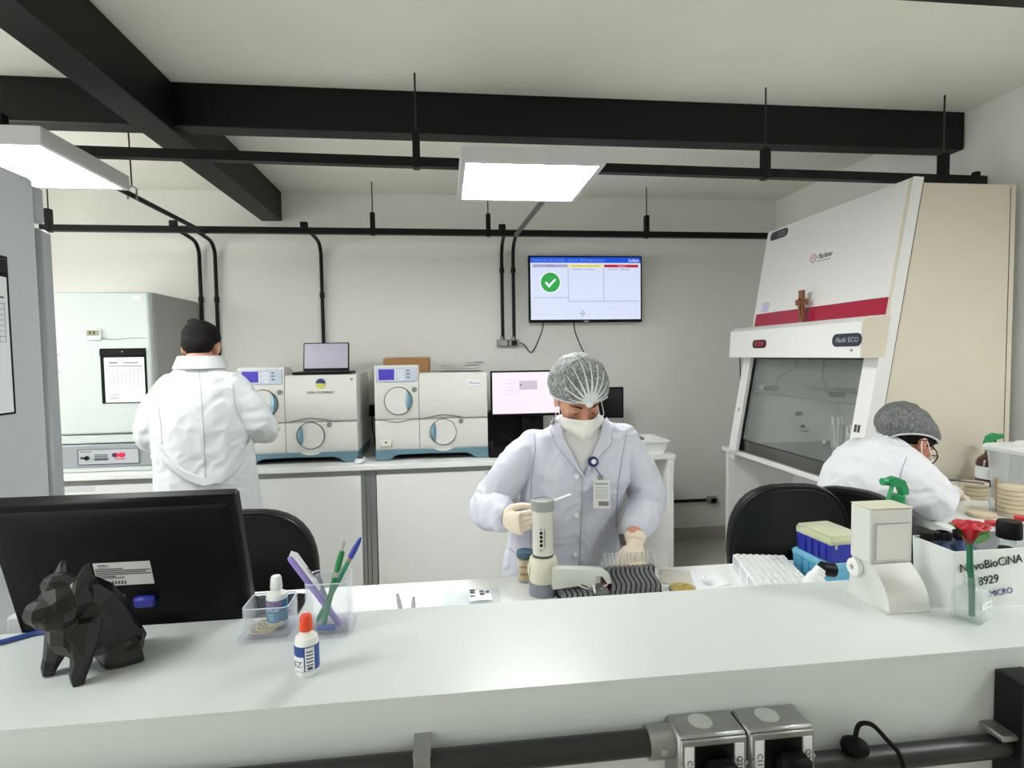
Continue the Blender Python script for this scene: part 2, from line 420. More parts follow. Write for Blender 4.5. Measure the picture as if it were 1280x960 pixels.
# ================================================================== refrigerator
M_fr = mat('fridge_grey', (186, 190, 193), .42, .1, var=.03, vscale=3)
M_frd = mat('fridge_trim', (158, 163, 167), .4, .15)
FX = -1.13
t = thing('refrigerator', 'tall grey metal refrigerator with a clipboard on its side', 'refrigerator', (FX-.35, 1.55, 0))
MB().box(-.35, .35, -.22, .215, .06, 2.06, .008).build('body', M_fr, t)
d = MB().box(-.35, .35, .225, .285, .12, 1.93, .012).build('door', M_frd, t)
MB().box(-.335, .335, .214, .226, .14, 1.91).build('door_gasket', M_blackm, d)
MB().tube(bez([(-.3, .285, .95), (-.3, .33, .98), (-.3, .33, 1.35), (-.3, .285, 1.38)], 4), .011, 8).build('door_handle', M_alu, d)
MB().box(-.35, .345, .217, .262, 1.945, 2.045, .006).build('top_housing', M_frd, t)
for sx in (-.3, .3):
    for sy in (-.18, .17): MB().cyl((sx, sy, 0), (sx, sy, .062), .022, n=10).build('foot', M_blackm, t)
M_paper = mat('paper', (226, 228, 232), .7, var=.02)
M_ink = mat('ink', (70, 72, 78), .8)
M_inkl = mat('pale_ink', (150, 154, 164), .8)
def clipboard(label, loc, rz, w, h, clipw, dark=True):
    """flat board in local XZ plane facing -Y"""
    t = thing('clipboard', label, 'clipboard', loc, rz)
    MB().box(-w/2, w/2, -.004, -.0005, 0, h, .0012).build('board', M_blackm, t)
    p = MB().box(-w/2+.022, w/2-.012, -.0065, -.0045, .006, h-.055).build('paper_sheet', M_paper, t)
    b = MB(); x0, x1 = -w/2+.05, w/2-.025; zt = h-.09
    b.box(x0, x0+.05, -.0072, -.0066, zt, zt+.006); b.box(x0+.08, x1-.02, -.0072, -.0066, zt, zt+.005)
    b.box(x0, x1, -.0072, -.0066, zt-.02, zt-.016)
    b.build('heading', M_ink, p)
    b = MB()
    for i in range(8): b.box(x0, x1, -.0071, -.0066, zt-.035-i*.014, zt-.0335-i*.014)
    for i in range(9):
        xx = x0+(x1-x0)*i/8; b.box(xx-.0007, xx+.0007, -.0071, -.0066, zt-.035-7*.014, zt-.03)
    for i in range(3): b.box(x0, x0+.05, -.0071, -.0066, .05-i*.012, .054-i*.012)
    b.build('table_print', M_inkl, p)['kind'] = 'stuff'
    c = MB().box(-clipw/2, clipw/2, -.012, -.004, h-.045, h-.008, .003).build('clip', M_black if dark else M_alu, t)
    MB().cyl((0, -.014, h-.02), (0, -.010, h-.02), .004, n=10).build('rivet', M_alu, c)
    return t
clipboard('clipboard with printed sheet fixed to the refrigerator side', (FX, pix(13, 420, x=FX).y-.12, 1.415), PI/2, .24, .41, .22)

# ================================================================== incubator
M_inc = mat('incubator_enamel', (198, 207, 204), .4, var=.015)
M_incs = mat('incubator_side_shaded', (158, 158, 154), .5)  # darker tone carries the shade of the side turned from the light
M_incg = mat('incubator_base_grey', (150, 155, 160), .45)
IX0, IX1, IY = -2.36, -1.79, 3.75
t = thing('incubator', 'large pale laboratory incubator with a grey control base standing on the bench', 'incubator', (0, IY, BZ))
MB().box(IX0, IX1+.004, .05, .70, .04, 1.10, .006).build('body', M_incs, t)
d = MB().box(IX0, IX1, -.01, .048, .236, 1.098, .010).build('door', M_inc, t)
for z in (.62, .72): MB().box(IX0+.03, IX0+.055, -.016, -.009, z, z+.004).build('hinge_plate', M_incg, d)
MB().box(IX0, IX1, .0, .048, .178, .228, .004).build('lower_rail', M_inc, t)
p = MB().box(IX0-.01, IX1+.0, -.012, .05, .03, .172, .008).build('control_base', M_incg, t)
pl = MB().box(IX0+.13, IX1-.09, -.017, -.0125, .05, .145, .002).build('control_plate', mat('control_plate', (176, 182, 187), .45), p)
def frame(mb, x0, x1, z0, z1, y, w, d=.001):
    mb.box(x0, x1, y-d, y, z0, z0+w); mb.box(x0, x1, y-d, y, z1-w, z1); mb.box(x0, x0+w, y-d, y, z0, z1); mb.box(x1-w, x1, y-d, y, z0, z1); return mb
b = frame(MB(), IX0+.13, IX1-.09, .05, .145, -.0172, .0035, .0012)
b.box(IX0+.145, IX0+.21, -.0184, -.0172, .128, .132); b.box(IX0+.22, IX0+.31, -.018, -.0172, .08, .084)
for i in range(5): b.box(IX0+.225, IX0+.30, -.018, -.0172, .075+i*.008, .079+i*.008)
b.box(IX0+.145, IX0+.165, -.018, -.0172, .085, .10)
p2 = p
b.build('plate_print', M_ink, p)
MB().cyl((IX0+.182, -.012, .092), (IX0+.182, -.03, .092), .014, .011, n=16).build('dial', M_black, p)
b = MB().ell((IX0+.345, -.0176, .105), (.021, .0012, .016), 16, 8); b.ell((IX0+.382, -.0176, .105), (.021, .0012, .016), 16, 8)
b.box(IX0+.34, IX0+.40, -.0182, -.017, .078, .083)
b.build('logo', mat('logo_red', (214, 40, 70), .5), p)
MB().ell((IX0+.338, -.0186, .105), (.013, .0008, .013), 14, 8).build('logo_dark', mat('logo_navy', (50, 40, 80), .5), p)
MB().box(IX1-.06, IX1-.005, -.0145, -.0121, .125, .172).build('sticker', mat('sticker_blue', (170, 200, 232), .5), p)
MB().box(IX1-.085, IX1-.04, -.0125, -.0101, 1.05, 1.075).build('sticker', M_paper, d)
MB().box(IX0, IX1, .0, .66, .004, .03).build('foot_plate', M_inc, t)
for x in (IX0+.08, IX1-.08):
    for y in (.06, .6): MB().cyl((x, y, 0), (x, y, .006), .02, n=10).build('foot', M_blackm, t)
# digital thermometer
c = pix(118, 418, y=IY-.012)
t = thing('digital_thermometer', 'small white digital thermometer with a probe wire on the incubator door', 'thermometer', (c.x, IY-.0105, c.z-.035))
MB().box(-.043, .043, -.018, 0, 0, .068, .005).build('case', M_paper, t)
s = MB().box(-.035, .035, -.0195, -.0175, .026, .060).build('display', mat('lcd', (150, 154, 128), .3), t)
b = MB()
for x in (-.02, .002): b.box(x, x+.012, -.0205, -.0196, .034, .054)
b.build('digits', mat('lcd_dark', (70, 76, 60), .4), s)
MB().tube(bez([(.043, -.004, .012), (.10, -.003, .003), (.17, -.003, .008), (.22, -.003, .012), (.29, -.003, .011)], 6), .0015, 6).build('probe_wire', M_inkl, t)
c = pix(157, 504, y=IY-.012)
clipboard('black clipboard with a printed chart on the incubator door', (c.x, IY-.0105, c.z), 0, .262, .335, .262)

# ================================================================== analysers
M_an = mat('analyser_ivory', (212, 212, 206), .42, var=.015)
M_and = mat('analyser_seam', (70, 72, 72), .6)
M_teal = mat('analyser_teal', (95, 128, 142), .4)
M_lens = mat('door_handle_blue', (110, 150, 168), .2, .1, coat=.4)
M_btn = mat('grey_button', (120, 128, 126), .45)
M_scr = emit('screen_violet', (84, 70, 200), .55)
M_key = mat('keypad_blue_grey', (186, 196, 212), .4)
def rdisc(mb, cx, cz, r, y0, y1, n=32): return mb.cyl((cx, y0, cz), (cx, y1, cz), r, n=n)
def ringm(mb, cx, cz, r, w, y0, y1, n=40):
    rs = []
    for i in range(n+1):
        a = 2*PI*i/n
        rs.append([(cx+rr*math.cos(a), yy, cz+rr*math.sin(a)) for rr, yy in ((r-w, y0), (r+w, y0), (r+w, y1), (r-w, y1))])
    return mb.rings(rs, False, False)
def lens_part(mb, cx, cz, r, side, y):
    """crescent finger-pull at one side of a round door"""
    rows = []
    for i in range(13):
        a = (-60+120*i/12)*PI/180
        xo = cx+side*r*.97*math.cos(a); z = cz+r*.97*math.sin(a)
        xi = cx+side*(r*.52+ .30*r*(1-math.cos(a)) )
        if side*(xi-xo) > 0: xi = xo
        rows.append([(xo, y, z), (xo*.6+xi*.4, y-.012*math.cos(a*1.4)-.002, z), (xo*.25+xi*.75, y-.009*math.cos(a*1.4)-.001, z), (xi, y, z), (xi, y+.004, z), (xo, y+.004, z)])
    return mb.rings(rows)
def analyser(label, x0, y0, variant):
    """x0 = left edge, y0 = front plane; 0.74 wide"""
    t = thing('analyser', label, 'analyser', (x0, y0, BZ))
    W, D, S = .735, .60, .285                      # split between the left tower and the right block
    HL, HR = (.625, .57) ; zs = .27 ; zb = .068
    # base
    bs = MB()
    prof = [(0, .004), (.09, .004), (.115, .028), (.15, .04), (W/2-.02, .042), (W-.15, .04), (W-.115, .028), (W-.085, .004), (W, .004), (W, zb), (0, zb)]
    bs.prism(prof, -.012, .012, 'y')
    bs.box(0, .02, .012, D, .004, zb); bs.box(W-.02, W, .012, D, .004, zb); bs.box(0, W, D-.02, D, .004, zb)
    bs.build('base', M_teal, t)
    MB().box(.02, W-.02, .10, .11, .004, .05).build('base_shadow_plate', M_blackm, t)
    # shells
    def shell(name, xa, xb, z0, z1, back=.0, bev=.008):
        m = MB(); s = .018*(z1/ .57)
        prof = [(0+.006, z0), (.0, z0+.008), (.0, z0+.5*(z1-z0)), (back, z1-.012), (back+.014, z1), (D-.03, z1), (D, z1-.05), (D, z0)]
        m.prism([(p[0], p[1]) for p in prof], xa, xb, 'x')
        return m.build(name, M_an, t)
    shell('lower_left_cover', .0, S-.0015, zb, zs-.0015)
    m = MB(); m.prism([(.006, zs+.0015), (0, zs+.01), (0, .45), (.012, HL-.012), (.026, HL), (.12, HL), (.17, HL-.008), (.22, HL-.03), (.25, HR), (D-.03, HR), (D, HR-.05), (D, zs+.0015)], 0, S-.0015, 'x')
    m.build('upper_left_cover', M_an, t)
    shell('lower_right_cover', S+.0015, W, zb, zs-.0015)
    shell('upper_right_cover', S+.0015, W, zs+.0015, HR, .012)
    MB().box(.012, W-.012, .03, D-.02, zb, HR-.03).build('seam_core', M_and, t)
    # curved seam on right block around lower round door, drawn as a raised bead
    cx, cz, r = S+.155, .18, .086
    pts = [(S+.002, -.001, zs)] + bez([(S+.03, -.0025, zs), (S+.08, -.004, zs+.012), (cx, -.005, zs+.023), (cx+.09, -.004, zs+.012), (cx+.14, -.0025, zs)], 5) + [(W-.002, -.001, zs)]
    MB().tube(pts, .0024, 6).build('seam', M_and, t)
    pts = [(.002, -.001, zs)] + bez([(.05, -.002, zs-.001), (.1, -.004, zs-.012), (.14, -.004, zs-.017), (.18, -.004, zs-.013), (.23, -.002, zs-.001)], 5) + [(S, -.001, zs)]
    MB().tube(pts, .0022, 6).build('seam', M_and, t)
    # bulge under lower door
    bl = MB()
    bl.prism([(cx+.126*math.cos(math.radians(240+60*i/16)), cz+.126*math.sin(math.radians(240+60*i/16))) for i in range(17)], -.0135, .006, 'y')
    bl.build('door_bulge', M_an, t)
    def round_door(cx, cz, r, side, bx, bz):
        d = rdisc(MB(), cx, cz, r, -.006, .01).build('round_door', M_an, t)
        ringm(MB(), cx, cz, r, .0022, -.0075, .004).build('door_ring', M_and, d)
        lens_part(MB(), cx, cz, r, side, -.0065).build('finger_pull', M_lens, d)
        rdisc(MB(), bx, bz, .0165, -.005, .006, 20).build('door_button', M_btn, t)
    round_door(cx, cz, r, -1, cx+.118, cz+.068)
    round_door(.152, .392, r+.004, 1, .152+.105, .392+.072)
    # keypad panel
    k = MB().box(.012, S-.012, -.002, .016, .515, .61, .004).build('keypad_panel', M_key, t)
    MB().box(.03, .128, -.004, -.0015, .53, .6).build('display', M_scr, k)
    b = MB()
    for i in range(5): b.box(.133, .14, -.0035, -.0015, .533+i*.0135, .542+i*.0135)
    for i in range(3):
        for j in range(4): b.box(.15+i*.016, .161+i*.016, -.0035, -.0015, .546+j*.013, .555+j*.013)
    b.ell((.176, -.0022, .534), (.02, .0016, .006), 12, 6)
    b.build('keys', M_paper, k)
    b = MB()
    for z in (.589, .568, .546): b.ell((.218, -.0022, z), (.012, .0016, .006), 12, 6)
    b.build('navigation_keys', mat('navigation_key', (120, 128, 140), .4), k)
    if variant == 0:
        b = MB(); n = 14
        b.prism([(.51+.03*math.cos(PI*i/n), .517+.03*math.sin(PI*i/n)) for i in range(n+1)], .003, .012, 'y')
        g = b.build('logo_upper', mat('logo_blue', (52, 58, 110), .5), t)
        b = MB(); b.prism([(.51+.03*math.cos(PI+PI*i/n), .512+.03*math.sin(PI+PI*i/n)) for i in range(n+1)], .003, .012, 'y')
        b.build('logo_lower', mat('logo_yellow', (196, 198, 70), .5), t)
        text('lettering', 'VITEK 2 COMPACT', .0205, face_mat((.51, -.0005, .452), (1, 0, 0), (0, .06, 1)), mat('logo_ink', (96, 100, 110), .6), t, 'CENTER')
        b = MB(); rdisc(b, W-.03, .54, .008, .002, .02, 14); b.build('sensor_eye', M_btn, t)
    else:
        MB().box(W-.132, W-.04, .001, .014, .475, .525, .004).build('name_plate', M_paper, t)
        text('lettering', 'Maxine', .025, face_mat((W-.086, .0005, .492), (1, 0, 0), (0, 0, 1)), M_ink, t, 'CENTER', shear=.35)
        p = MB().box(.03, .105, -.012, .004, .092, .138, .006).build('latch_box', mat('latch_cream', (216, 212, 196), .45), t)
        rdisc(MB(), .067, .122, .006, -.0145, -.011, 14).build('latch_hole', M_black, p)
    MB().box(S+.21, S+.213, .005, .011, .04, .066).build('base_joint', M_blackm, t)
    return t
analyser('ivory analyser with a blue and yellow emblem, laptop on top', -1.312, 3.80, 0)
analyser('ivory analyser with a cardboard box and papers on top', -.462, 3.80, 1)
# ================================================================== laminar flow hood
HY0, HY1 = 2.42, 3.60
M_hw = mat('hood_white', (232, 232, 231), .35, var=.012)
M_hb = mat('hood_side_beige', (216, 207, 190), .5, var=.02, bump=.1, bscale=250)
M_red = mat('hood_red_stripe', (170, 28, 56), .35)
M_ss = mat('stainless_steel', (150, 150, 147), .28, .95, var=.06, vscale=12)
M_ssd = mat('perforated_steel', (58, 58, 58), .4, .8)
M_in = mat('hood_interior', (196, 198, 194), .45)
def fx(z): return 1.895+.172*(z-.93)          # front plane of the hood leans back
HTZ = .90
t = thing('hood_table', 'white table beneath the laminar flow hood', 'table', (1.9, HY0, 0))
MB().box(0, .82, .0, 1.34, HTZ-.03, HTZ, .003).build('table_top', M_white, t)
MB().box(.02, .8, 1.29, 1.32, 0, HTZ-.03, .002).build('side_panel', M_white, t)
MB().box(.02, .8, .03, .06, 0, HTZ-.03, .002).build('side_panel', M_white, t)
MB().box(.5, .52, .06, 1.29, .3, HTZ-.03).build('back_panel', M_white, t)
MB().box(.03, .06, 1.22, 1.29, HTZ-.075, HTZ-.03, .002).build('bracket', M_white, t)
HW = HY1-HY0
t = thing('laminar_flow_hood', 'tall white laminar flow hood with a red stripe and glass front', 'hood', (0, HY0, HTZ))
zt = 2.33-HTZ; BX = 2.66
def z_(z): return z-HTZ
# side walls
def side(y0, y1, name, m):
    return MB().prism([(fx(HTZ)+.0, 0.002), (BX, 0.002), (BX, z_(2.31)), (fx(2.335)+.06, z_(2.31)), (fx(2.335), z_(2.335))], y0, y1, 'y').build(name, m, t)
s = side(.0, .022, 'side_panel', M_hb)
MB().prism([(fx(HTZ)-.0, .002), (fx(HTZ)+.055, .002), (fx(2.335)+.05, z_(2.335)), (fx(2.335)-.0, z_(2.337))], -.004, .0, 'y').build('front_trim', M_hw, s)
MB().prism([(fx(HTZ)+.055, .002), (fx(HTZ)+.058, .002), (fx(2.335)+.053, z_(2.33)), (fx(2.335)+.05, z_(2.33))], -.0045, .0, 'y').build('trim_joint', M_and, s)
MB().box(BX-.026, BX-.0235, -.0015, .0, .01, z_(2.30)).build('rear_joint', M_and, s)
MB().box(BX-.0235, BX, -.003, .0, .002, z_(2.31)).build('rear_trim', M_hb, s)
side(HW-.022, HW, 'side_panel', M_hw)
MB().box(BX-.012, BX, .022, HW-.022, .0, z_(2.31)).build('rear_panel', M_in, t)
MB().box(fx(2.3)+.06, BX-.012, .022, HW-.022, z_(2.28), z_(2.30)).build('top_panel', M_hw, t)
def slab(y0, y1, z0, z1, th, off=0.):
    return MB().prism([(fx(z0)-off, z_(z0)), (fx(z0)+th-off, z_(z0)), (fx(z1)+th-off, z_(z1)), (fx(z1)-off, z_(z1))], y0, y1, 'y')
f = slab(.022, HW-.022, 1.795, 2.335, .018).build('upper_front_panel', M_hw, t)
slab(.022, HW-.022, 1.69, 1.793, .018).build('red_stripe', M_red, t)
# emblems on the sloping front, text runs toward -Y
fr, fu = Vector((0, -1, 0)), Vector((fx(2)-fx(1), 0, 1)).normalized(); fn = fr.cross(fu)
def onfront(px, py, off):
    """point where the pixel ray meets the sloping front, in hood-local coordinates"""
    d = FW + RT*((px-640)/FPX) - UP*((py-480)/FPX)
    tt = (1.895+.172*(CAMH-.93))/(d.x-.172*d.z)
    p = CAMP+d*tt
    return Vector((p.x-off, p.y-HY0, p.z-HTZ))
M_badge = mat('badge_dark', (58, 64, 72), .35)
M_badget = mat('badge_print', (172, 178, 184), .4)
def pill(c, w, h, th, m, name, par):
    n = 10; b = MB(); pts = []
    for i in range(n+1): a = PI/2-PI*i/n; pts.append((w/2-h/2+h/2*math.cos(a), h/2*math.sin(a)))
    for i in range(n+1): a = -PI/2-PI*i/n; pts.append((-w/2+h/2+h/2*math.cos(a), h/2*math.sin(a)))
    b.M = face_mat(c, fr, fu); b.prism(pts, 0, th, 'z'); return b.build(name, m, par)
c = onfront(974, 293, .0005); bd = pill(c, .19, .055, .002, M_badge, 'filter_badge', f)
text('badge_lettering', 'CLASSE II', .019, face_mat(c+fr*-.005+fu*.002+fn*.0022, fr, fu), M_badget, f, 'LEFT')
text('badge_lettering', 'SEGURANCA', .014, face_mat(c+fr*-.005+fu*-.015+fn*.0022, fr, fu), M_badget, f, 'LEFT')
c = onfront(1017, 323, .0008)
b = MB(); b.M = face_mat(c, fr, fu); n = 24
b.rings([[(rr*math.cos(2*PI*i/n), rr*math.sin(2*PI*i/n), zz) for rr, zz in ((.021, 0), (.025, 0), (.025, .001), (.021, .001))] for i in range(n+1)], False, False)
b.build('logo_ring', M_red, f)
text('logo_letter', 'P', .026, face_mat(c-fu*.009, fr, fu), M_red, f, 'CENTER')
text('lettering', 'Pachane', .043, face_mat(c+fr*.034-fu*.01, fr, fu), M_ink, f, 'LEFT', shear=.4, spacing=.85)
b = MB(); b.M = face_mat(c, fr, fu); b.box(.034, .15, -.026, -.0235, 0, .001); b.build('underline', M_ink, f)
c = onfront(957, 384, .0008); b = MB(); b.M = face_mat(c, fr, fu); b.box(-.035, .035, -.03, .03, 0, .001); b.build('sticker', mat('sticker_lilac', (196, 194, 222), .5), f)
# header box
hx = lambda z: fx(z)
hd = MB().prism([(fx(1.52), z_(1.515)), (1.875, z_(1.515)), (1.885, z_(1.68)), (1.915, z_(1.705)), (fx(1.705), z_(1.712))], -.012, HW+.012, 'y').build('header', M_hw, t)
MB().prism([(fx(1.52)+.002, z_(1.517)), (1.88, z_(1.517)), (1.889, z_(1.678)), (1.917, z_(1.702)), (fx(1.70)+.002, z_(1.709))], -.0128, -.0121, 'y').build('header_end', M_hb, hd)
hr, hu = Vector((0, -1, 0)), Vector((.01, 0, .165)).normalized(); hn = hr.cross(hu)
def onhead(px, py):
    p = pix(px, py, x=1.878); return Vector((p.x-.0, p.y-HY0, p.z-HTZ))
fr0, fu0 = fr, fu; fr, fu = hr, hu
c = onhead(949, 430); c.x = 1.8795; pill(c, .15, .05, .0025, mat('badge_black', (38, 30, 32), .35), 'switch_panel', hd)
for i, dy in enumerate((-.03, .005, .035)):
    b = MB(); b.M = face_mat(c, fr, fu); b.box(dy-.012, dy+.012, -.014, .014, .002, .007, .002); b.build('rocker_switch', M_red, hd)
c = onhead(1058, 425); c.x = 1.8795; pill(c, .20, .062, .0025, mat('badge_navy', (44, 50, 66), .35), 'name_badge_plate', hd)
text('lettering', 'Pachi', .034, face_mat(c-fr*.075-fu*.011+fn*.003, fr, fu), M_badget, hd, 'LEFT', shear=.3)
text('lettering', 'ECO', .034, face_mat(c+fr*.012-fu*.011+fn*.003, fr, fu), M_badget, hd, 'LEFT')
b = MB(); b.M = face_mat(c, fr, fu); b.box(.028, .045, -.055, -.043, .0, .0012); b.build('sticker', M_inkl, hd)
fr, fu = fr0, fu0
# posts
for y0, y1, lb in ((-.009, .085, 0), (HW-.085, HW+.002, 1)):
    p = slab(y0, y1, .905, 1.515, .05, .022).build('front_post', M_hw, t)
    if lb == 0:
        for k in range(2): slab(.03+.022*k, .046+.022*k, 1.165, 1.2, .001, .0235).build('post_mark', M_ink, p)
    else:
        slab(HW-.055, HW-.035, 1.16, 1.185, .001, .0235).build('post_mark', M_inkl, p)
slab(HW-.1, HW-.086, .91, 1.515, .03, .0).build('sash_guide', M_black, t)
slab(.086, .10, .91, 1.515, .03, .0).build('sash_guide', M_blackm, t)
slab(.10, HW-.10, .985, 1.515, .006, -.008).build('glass_sash', thin('hood_glass', (226, 232, 230), .03, .02, .35), t)
slab(.022, HW-.022, 1.503, 1.517, .05, -.002).build('sash_track', M_badge, t)
# tub
tb = MB(); tb.box(1.93, BX-.02, .023, HW-.023, .004, .02); tb.box(1.915, 1.93, .10, HW-.10, .004, .075, .002)
tb.box(1.93, BX-.02, .023, HW-.023, .035, .04)
tb.build('work_tray', M_ss, t)
g = MB().box(1.955, 2.03, .12, HW-.12, .0405, .0435).build('front_grille', M_ssd, t)
MB().box(2.05, BX-.03, .11, HW-.11, .0405, .0425).build('work_surface', M_ss, t)
MB().box(2.4, BX-.012, .023, HW-.023, .395, .40).build('shelf', thin('shelf_glass', (215, 220, 218), .15), t)
MB().tube([(2.0, .05, .385), (2.0, HW-.05, .385)], .004, 6).build('shelf_rail', M_alu, t)
bxw = BX-.0125
for px, py in ((448, 323),): pass
FYW = HW-.0225
def backpt(px, py): p = pix(px, py, y=HY0+FYW); return p.x, p.z-HTZ
for px, py, w, h in ((962, 485, .09, .03), (1045, 492, .11, .035)):
    x, z = backpt(px, py); MB().box(x-w/2, x+w/2, FYW-.05, FYW, z-h/2, z+h/2, .006).build('lamp_bracket', M_btn, t)
x, z = backpt(946, 484); MB().box(x-.02, x+.025, FYW-.05, FYW, z-.018, z+.018, .006).build('lamp_socket', M_hw, t)
x, z = backpt(998, 517); MB().box(x-.022, x+.022, FYW-.015, FYW, z-.014, z+.014, .003).build('power_socket', M_black, t)
x, z = backpt(1000, 532); tp = MB().cyl((x, FYW-.03, z-.008), (x, FYW-.03, z+.008), .014, n=12).build('gas_tap', M_black, t)
MB().tube(bez([(x, FYW, z-.02), (x-.02, FYW-.03, z-.024), (x, FYW-.05, z-.03), (x+.03, FYW-.05, z-.034)], 4), .006, 8).build('tap_spout', M_ss, tp)
P_ = [backpt(*q) for q in ((968, 484), (975, 470), (992, 460), (996, 446))]
MB().tube(bez([(x, FYW-.004, z) for x, z in P_], 6), .0025, 6).build('lamp_cable', M_btn, t)
P_ = [backpt(*q) for q in ((1034, 490), (1028, 470), (1030, 446))]
MB().tube(bez([(x, FYW-.004, z) for x, z in P_], 6), .0025, 6).build('lamp_cable', M_btn, t)
MB().tube(bez([(1.95, HW+.012, z_(1.51)), (1.955, HW+.014, z_(1.3)), (1.93, HW+.014, z_(1.12)), (1.95, HW+.03, z_(.95))], 5), .004, 6).build('power_cord', M_black, t)
# crucifix standing on the header
c = onfront(1008, 399, 0); q = Vector((c.x-.03, c.y+HY0, 1.7135))
M_wood = mat('crucifix_wood', (140, 90, 52), .45, var=.25, vscale=30, stretch=(1, 1, .2))
t = thing('crucifix', 'small carved wooden crucifix standing on top of the hood header', 'crucifix', q)
b = MB(); b.prism([(-.018, 0), (.018, 0), (.018, .095), (.045, .095), (.045, .128), (.018, .128), (.018, .178), (-.018, .178), (-.018, .128), (-.045, .128), (-.045, .095), (-.018, .095)], -.008, .008, 'x')
b.build('cross', M_wood, t)
b = MB(); b.tube([(-.012, 0, .02), (-.013, .002, .06), (-.014, 0, .1)], [.005, .007, .008], 8); b.ell((-.014, 0, .125), .008, 10, 7)
b.tube([(-.013, -.038, .117), (-.013, 0, .1), (-.013, .038, .117)], .0035, 6)
b.build('figure', mat('crucifix_bronze', (120, 84, 54), .4, .4), t)
# things standing in the hood
def hoodpt(px, py): p = pix(px, py, z=HTZ+.043); return p
M_clear = thin('clear_plastic', (228, 234, 234), .22, .08, .25)
M_tube = thin('clear_tube', (226, 228, 226), .30, .12, .3)
M_lid = mat('translucent_white', (226, 228, 226), .3)
def pipet_bundle(p, label, h, n, tilt):
    t = thing('pipette_jar', label, 'jar', p)
    MB().lathe([(.035, 0), (.037, .01), (.042, h*.75), (.044, h*.76), (.042, h*.77)], n=18, cap1=False).build('jar', M_tube, t)
    for i in range(n):
        a = 2*PI*i/n; MB().cyl((.015*math.cos(a), .015*math.sin(a), .008), (.03*math.cos(a), .03*math.sin(a), h), .008, .0095, n=8).build('tube', M_lid, t)
for px_, py_, hh, lb, nn in ((1047, 561, .20, 'clear jar holding white tubes inside the hood', 6), (1066, 566, .16, 'shorter clear jar of tubes nearer the glass front of the hood', 5)):
    pipet_bundle(pix(px_, py_, z=HTZ+.0435), lb, hh, nn, 0)
pa, pb = pix(1030, 553, z=HTZ+.0545), pix(1056, 546, z=HTZ+.0545)
tag(MB().tube([pa, pb], .009, 10).build('glass_rod', M_lid), 'white plastic rod lying on the steel hood floor', 'rod')

# ================================================================== television
tx0, tx1, tz0, tz1 = .655, 1.562, 1.80, 2.318
t = thing('television', 'wall mounted flat television showing a green check mark', 'television', ((tx0+tx1)/2, WY1, tz0)); w, h = (tx1-tx0)/2, tz1-tz0
MB().box(-w, w, -.082, -.045, 0, h, .006).build('casing', M_black, t)
MB().box(-.2, .2, -.046, 0, .12, .4, .004).build('wall_bracket', M_blackm, t)
SI = -.0826
M_sc = emit('screen_pale_blue', (214, 222, 248), .95)
s = MB().box(-w+.014, w-.012, SI, -.081, .022, h-.012).build('screen', M_sc, t)
def P(px, py): q = pix(px, py, y=WY1-.083); return q.x-(tx0+tx1)/2, q.z-tz0
def srect(px0, py0, px1, py1, m, name, lay=1):
    a = P(px0, py0); c = P(px1, py1); return MB().box(a[0], c[0], SI-.0006*lay, SI-.0001, c[1], a[1]).build(name, m, s)
xa, xb = -w+.014, w-.012
bar = MB().box(xa, xb, SI-.0008, SI-.0001, h-.055, h-.012).build('title_bar', emit('screen_blue', (20, 84, 220), .9), s)
M_scw = emit('screen_white', (236, 240, 255), 1.0); M_scg = emit('screen_grey', (160, 166, 186), .7); M_scl = emit('screen_line', (128, 134, 150), .6)
text('title_text', 'MONITOR DE EXAMES - SETOR  MICROBIOLOGIA', .026, face_mat((xa+.01, SI-.001, h-.045), (1, 0, 0), (0, 0, 1)), emit('screen_text', (140, 176, 244), .8), s, 'LEFT')
text('title_logo', 'Softlab', .032, face_mat((xb-.012, SI-.001, h-.046), (1, 0, 0), (0, 0, 1)), M_scw, s, 'RIGHT')
cw = (xb-xa-.03)/3; zz = h-.068
for i, (m, tx, mt) in enumerate(((emit('screen_lilac', (176, 176, 206), .8), 'ROTINA', emit('screen_dim', (110, 108, 130), .6)), (emit('screen_yellow', (250, 232, 120), .9), 'ATRASADOS E EM ANDAMENTO', emit('screen_olive', (140, 120, 40), .6)), (emit('screen_red', (196, 30, 50), .9), 'URGENTE', emit('screen_pink', (240, 190, 200), .9)))):
    x = xa+.018+i*cw
    MB().box(x, x+cw-.008, SI-.0008, SI-.0001, zz-.022, zz).build('column_heading', m, s)
    text('heading_text', tx, .016, face_mat((x+cw/2, SI-.001, zz-.017), (1, 0, 0), (0, 0, 1)), mt, s, 'CENTER')
    zl = h*.37 if i == 0 else h*.315
    MB().box(x, x+cw-.006, SI-.0007, SI-.0001, zl, zl+.003).build('column_line', M_scl, s)
    if i: MB().box(x-.006, x-.0035, SI-.0007, SI-.0001, zl, zz-.03).build('column_line', M_scl, s)
    if i:
        for k in (0, 1): MB().box(x+.03+.1*k, x+.11+.1*k, SI-.0007, SI-.0001, zz-.04, zz-.036).build('column_text', M_scl, s)
cx, cz = P(688, 353)
b = MB(); rdisc(b, cx, cz, .083, SI-.0008, SI, 36); b.build('check_halo', M_scw, s)
b = MB(); rdisc(b, cx, cz, .0755, SI-.0014, SI, 36); b.build('check_disc', emit('screen_green', (44, 168, 72), .9), s)
b = MB(); b.prism([(cx-.044, cz-.004), (cx-.032, cz+.008), (cx-.012, cz-.016), (cx+.036, cz+.03), (cx+.046, cz+.02), (cx-.012, cz-.042)], SI-.002, SI-.0015, 'y'); b.build('check_mark', M_scw, s)
for z in (.06, .105, .15): MB().box(xa+.018, xb-.03, SI-.0005, SI-.0001, z, z+.0015).build('row_line', emit('screen_faint', (190, 196, 218), .85), s)
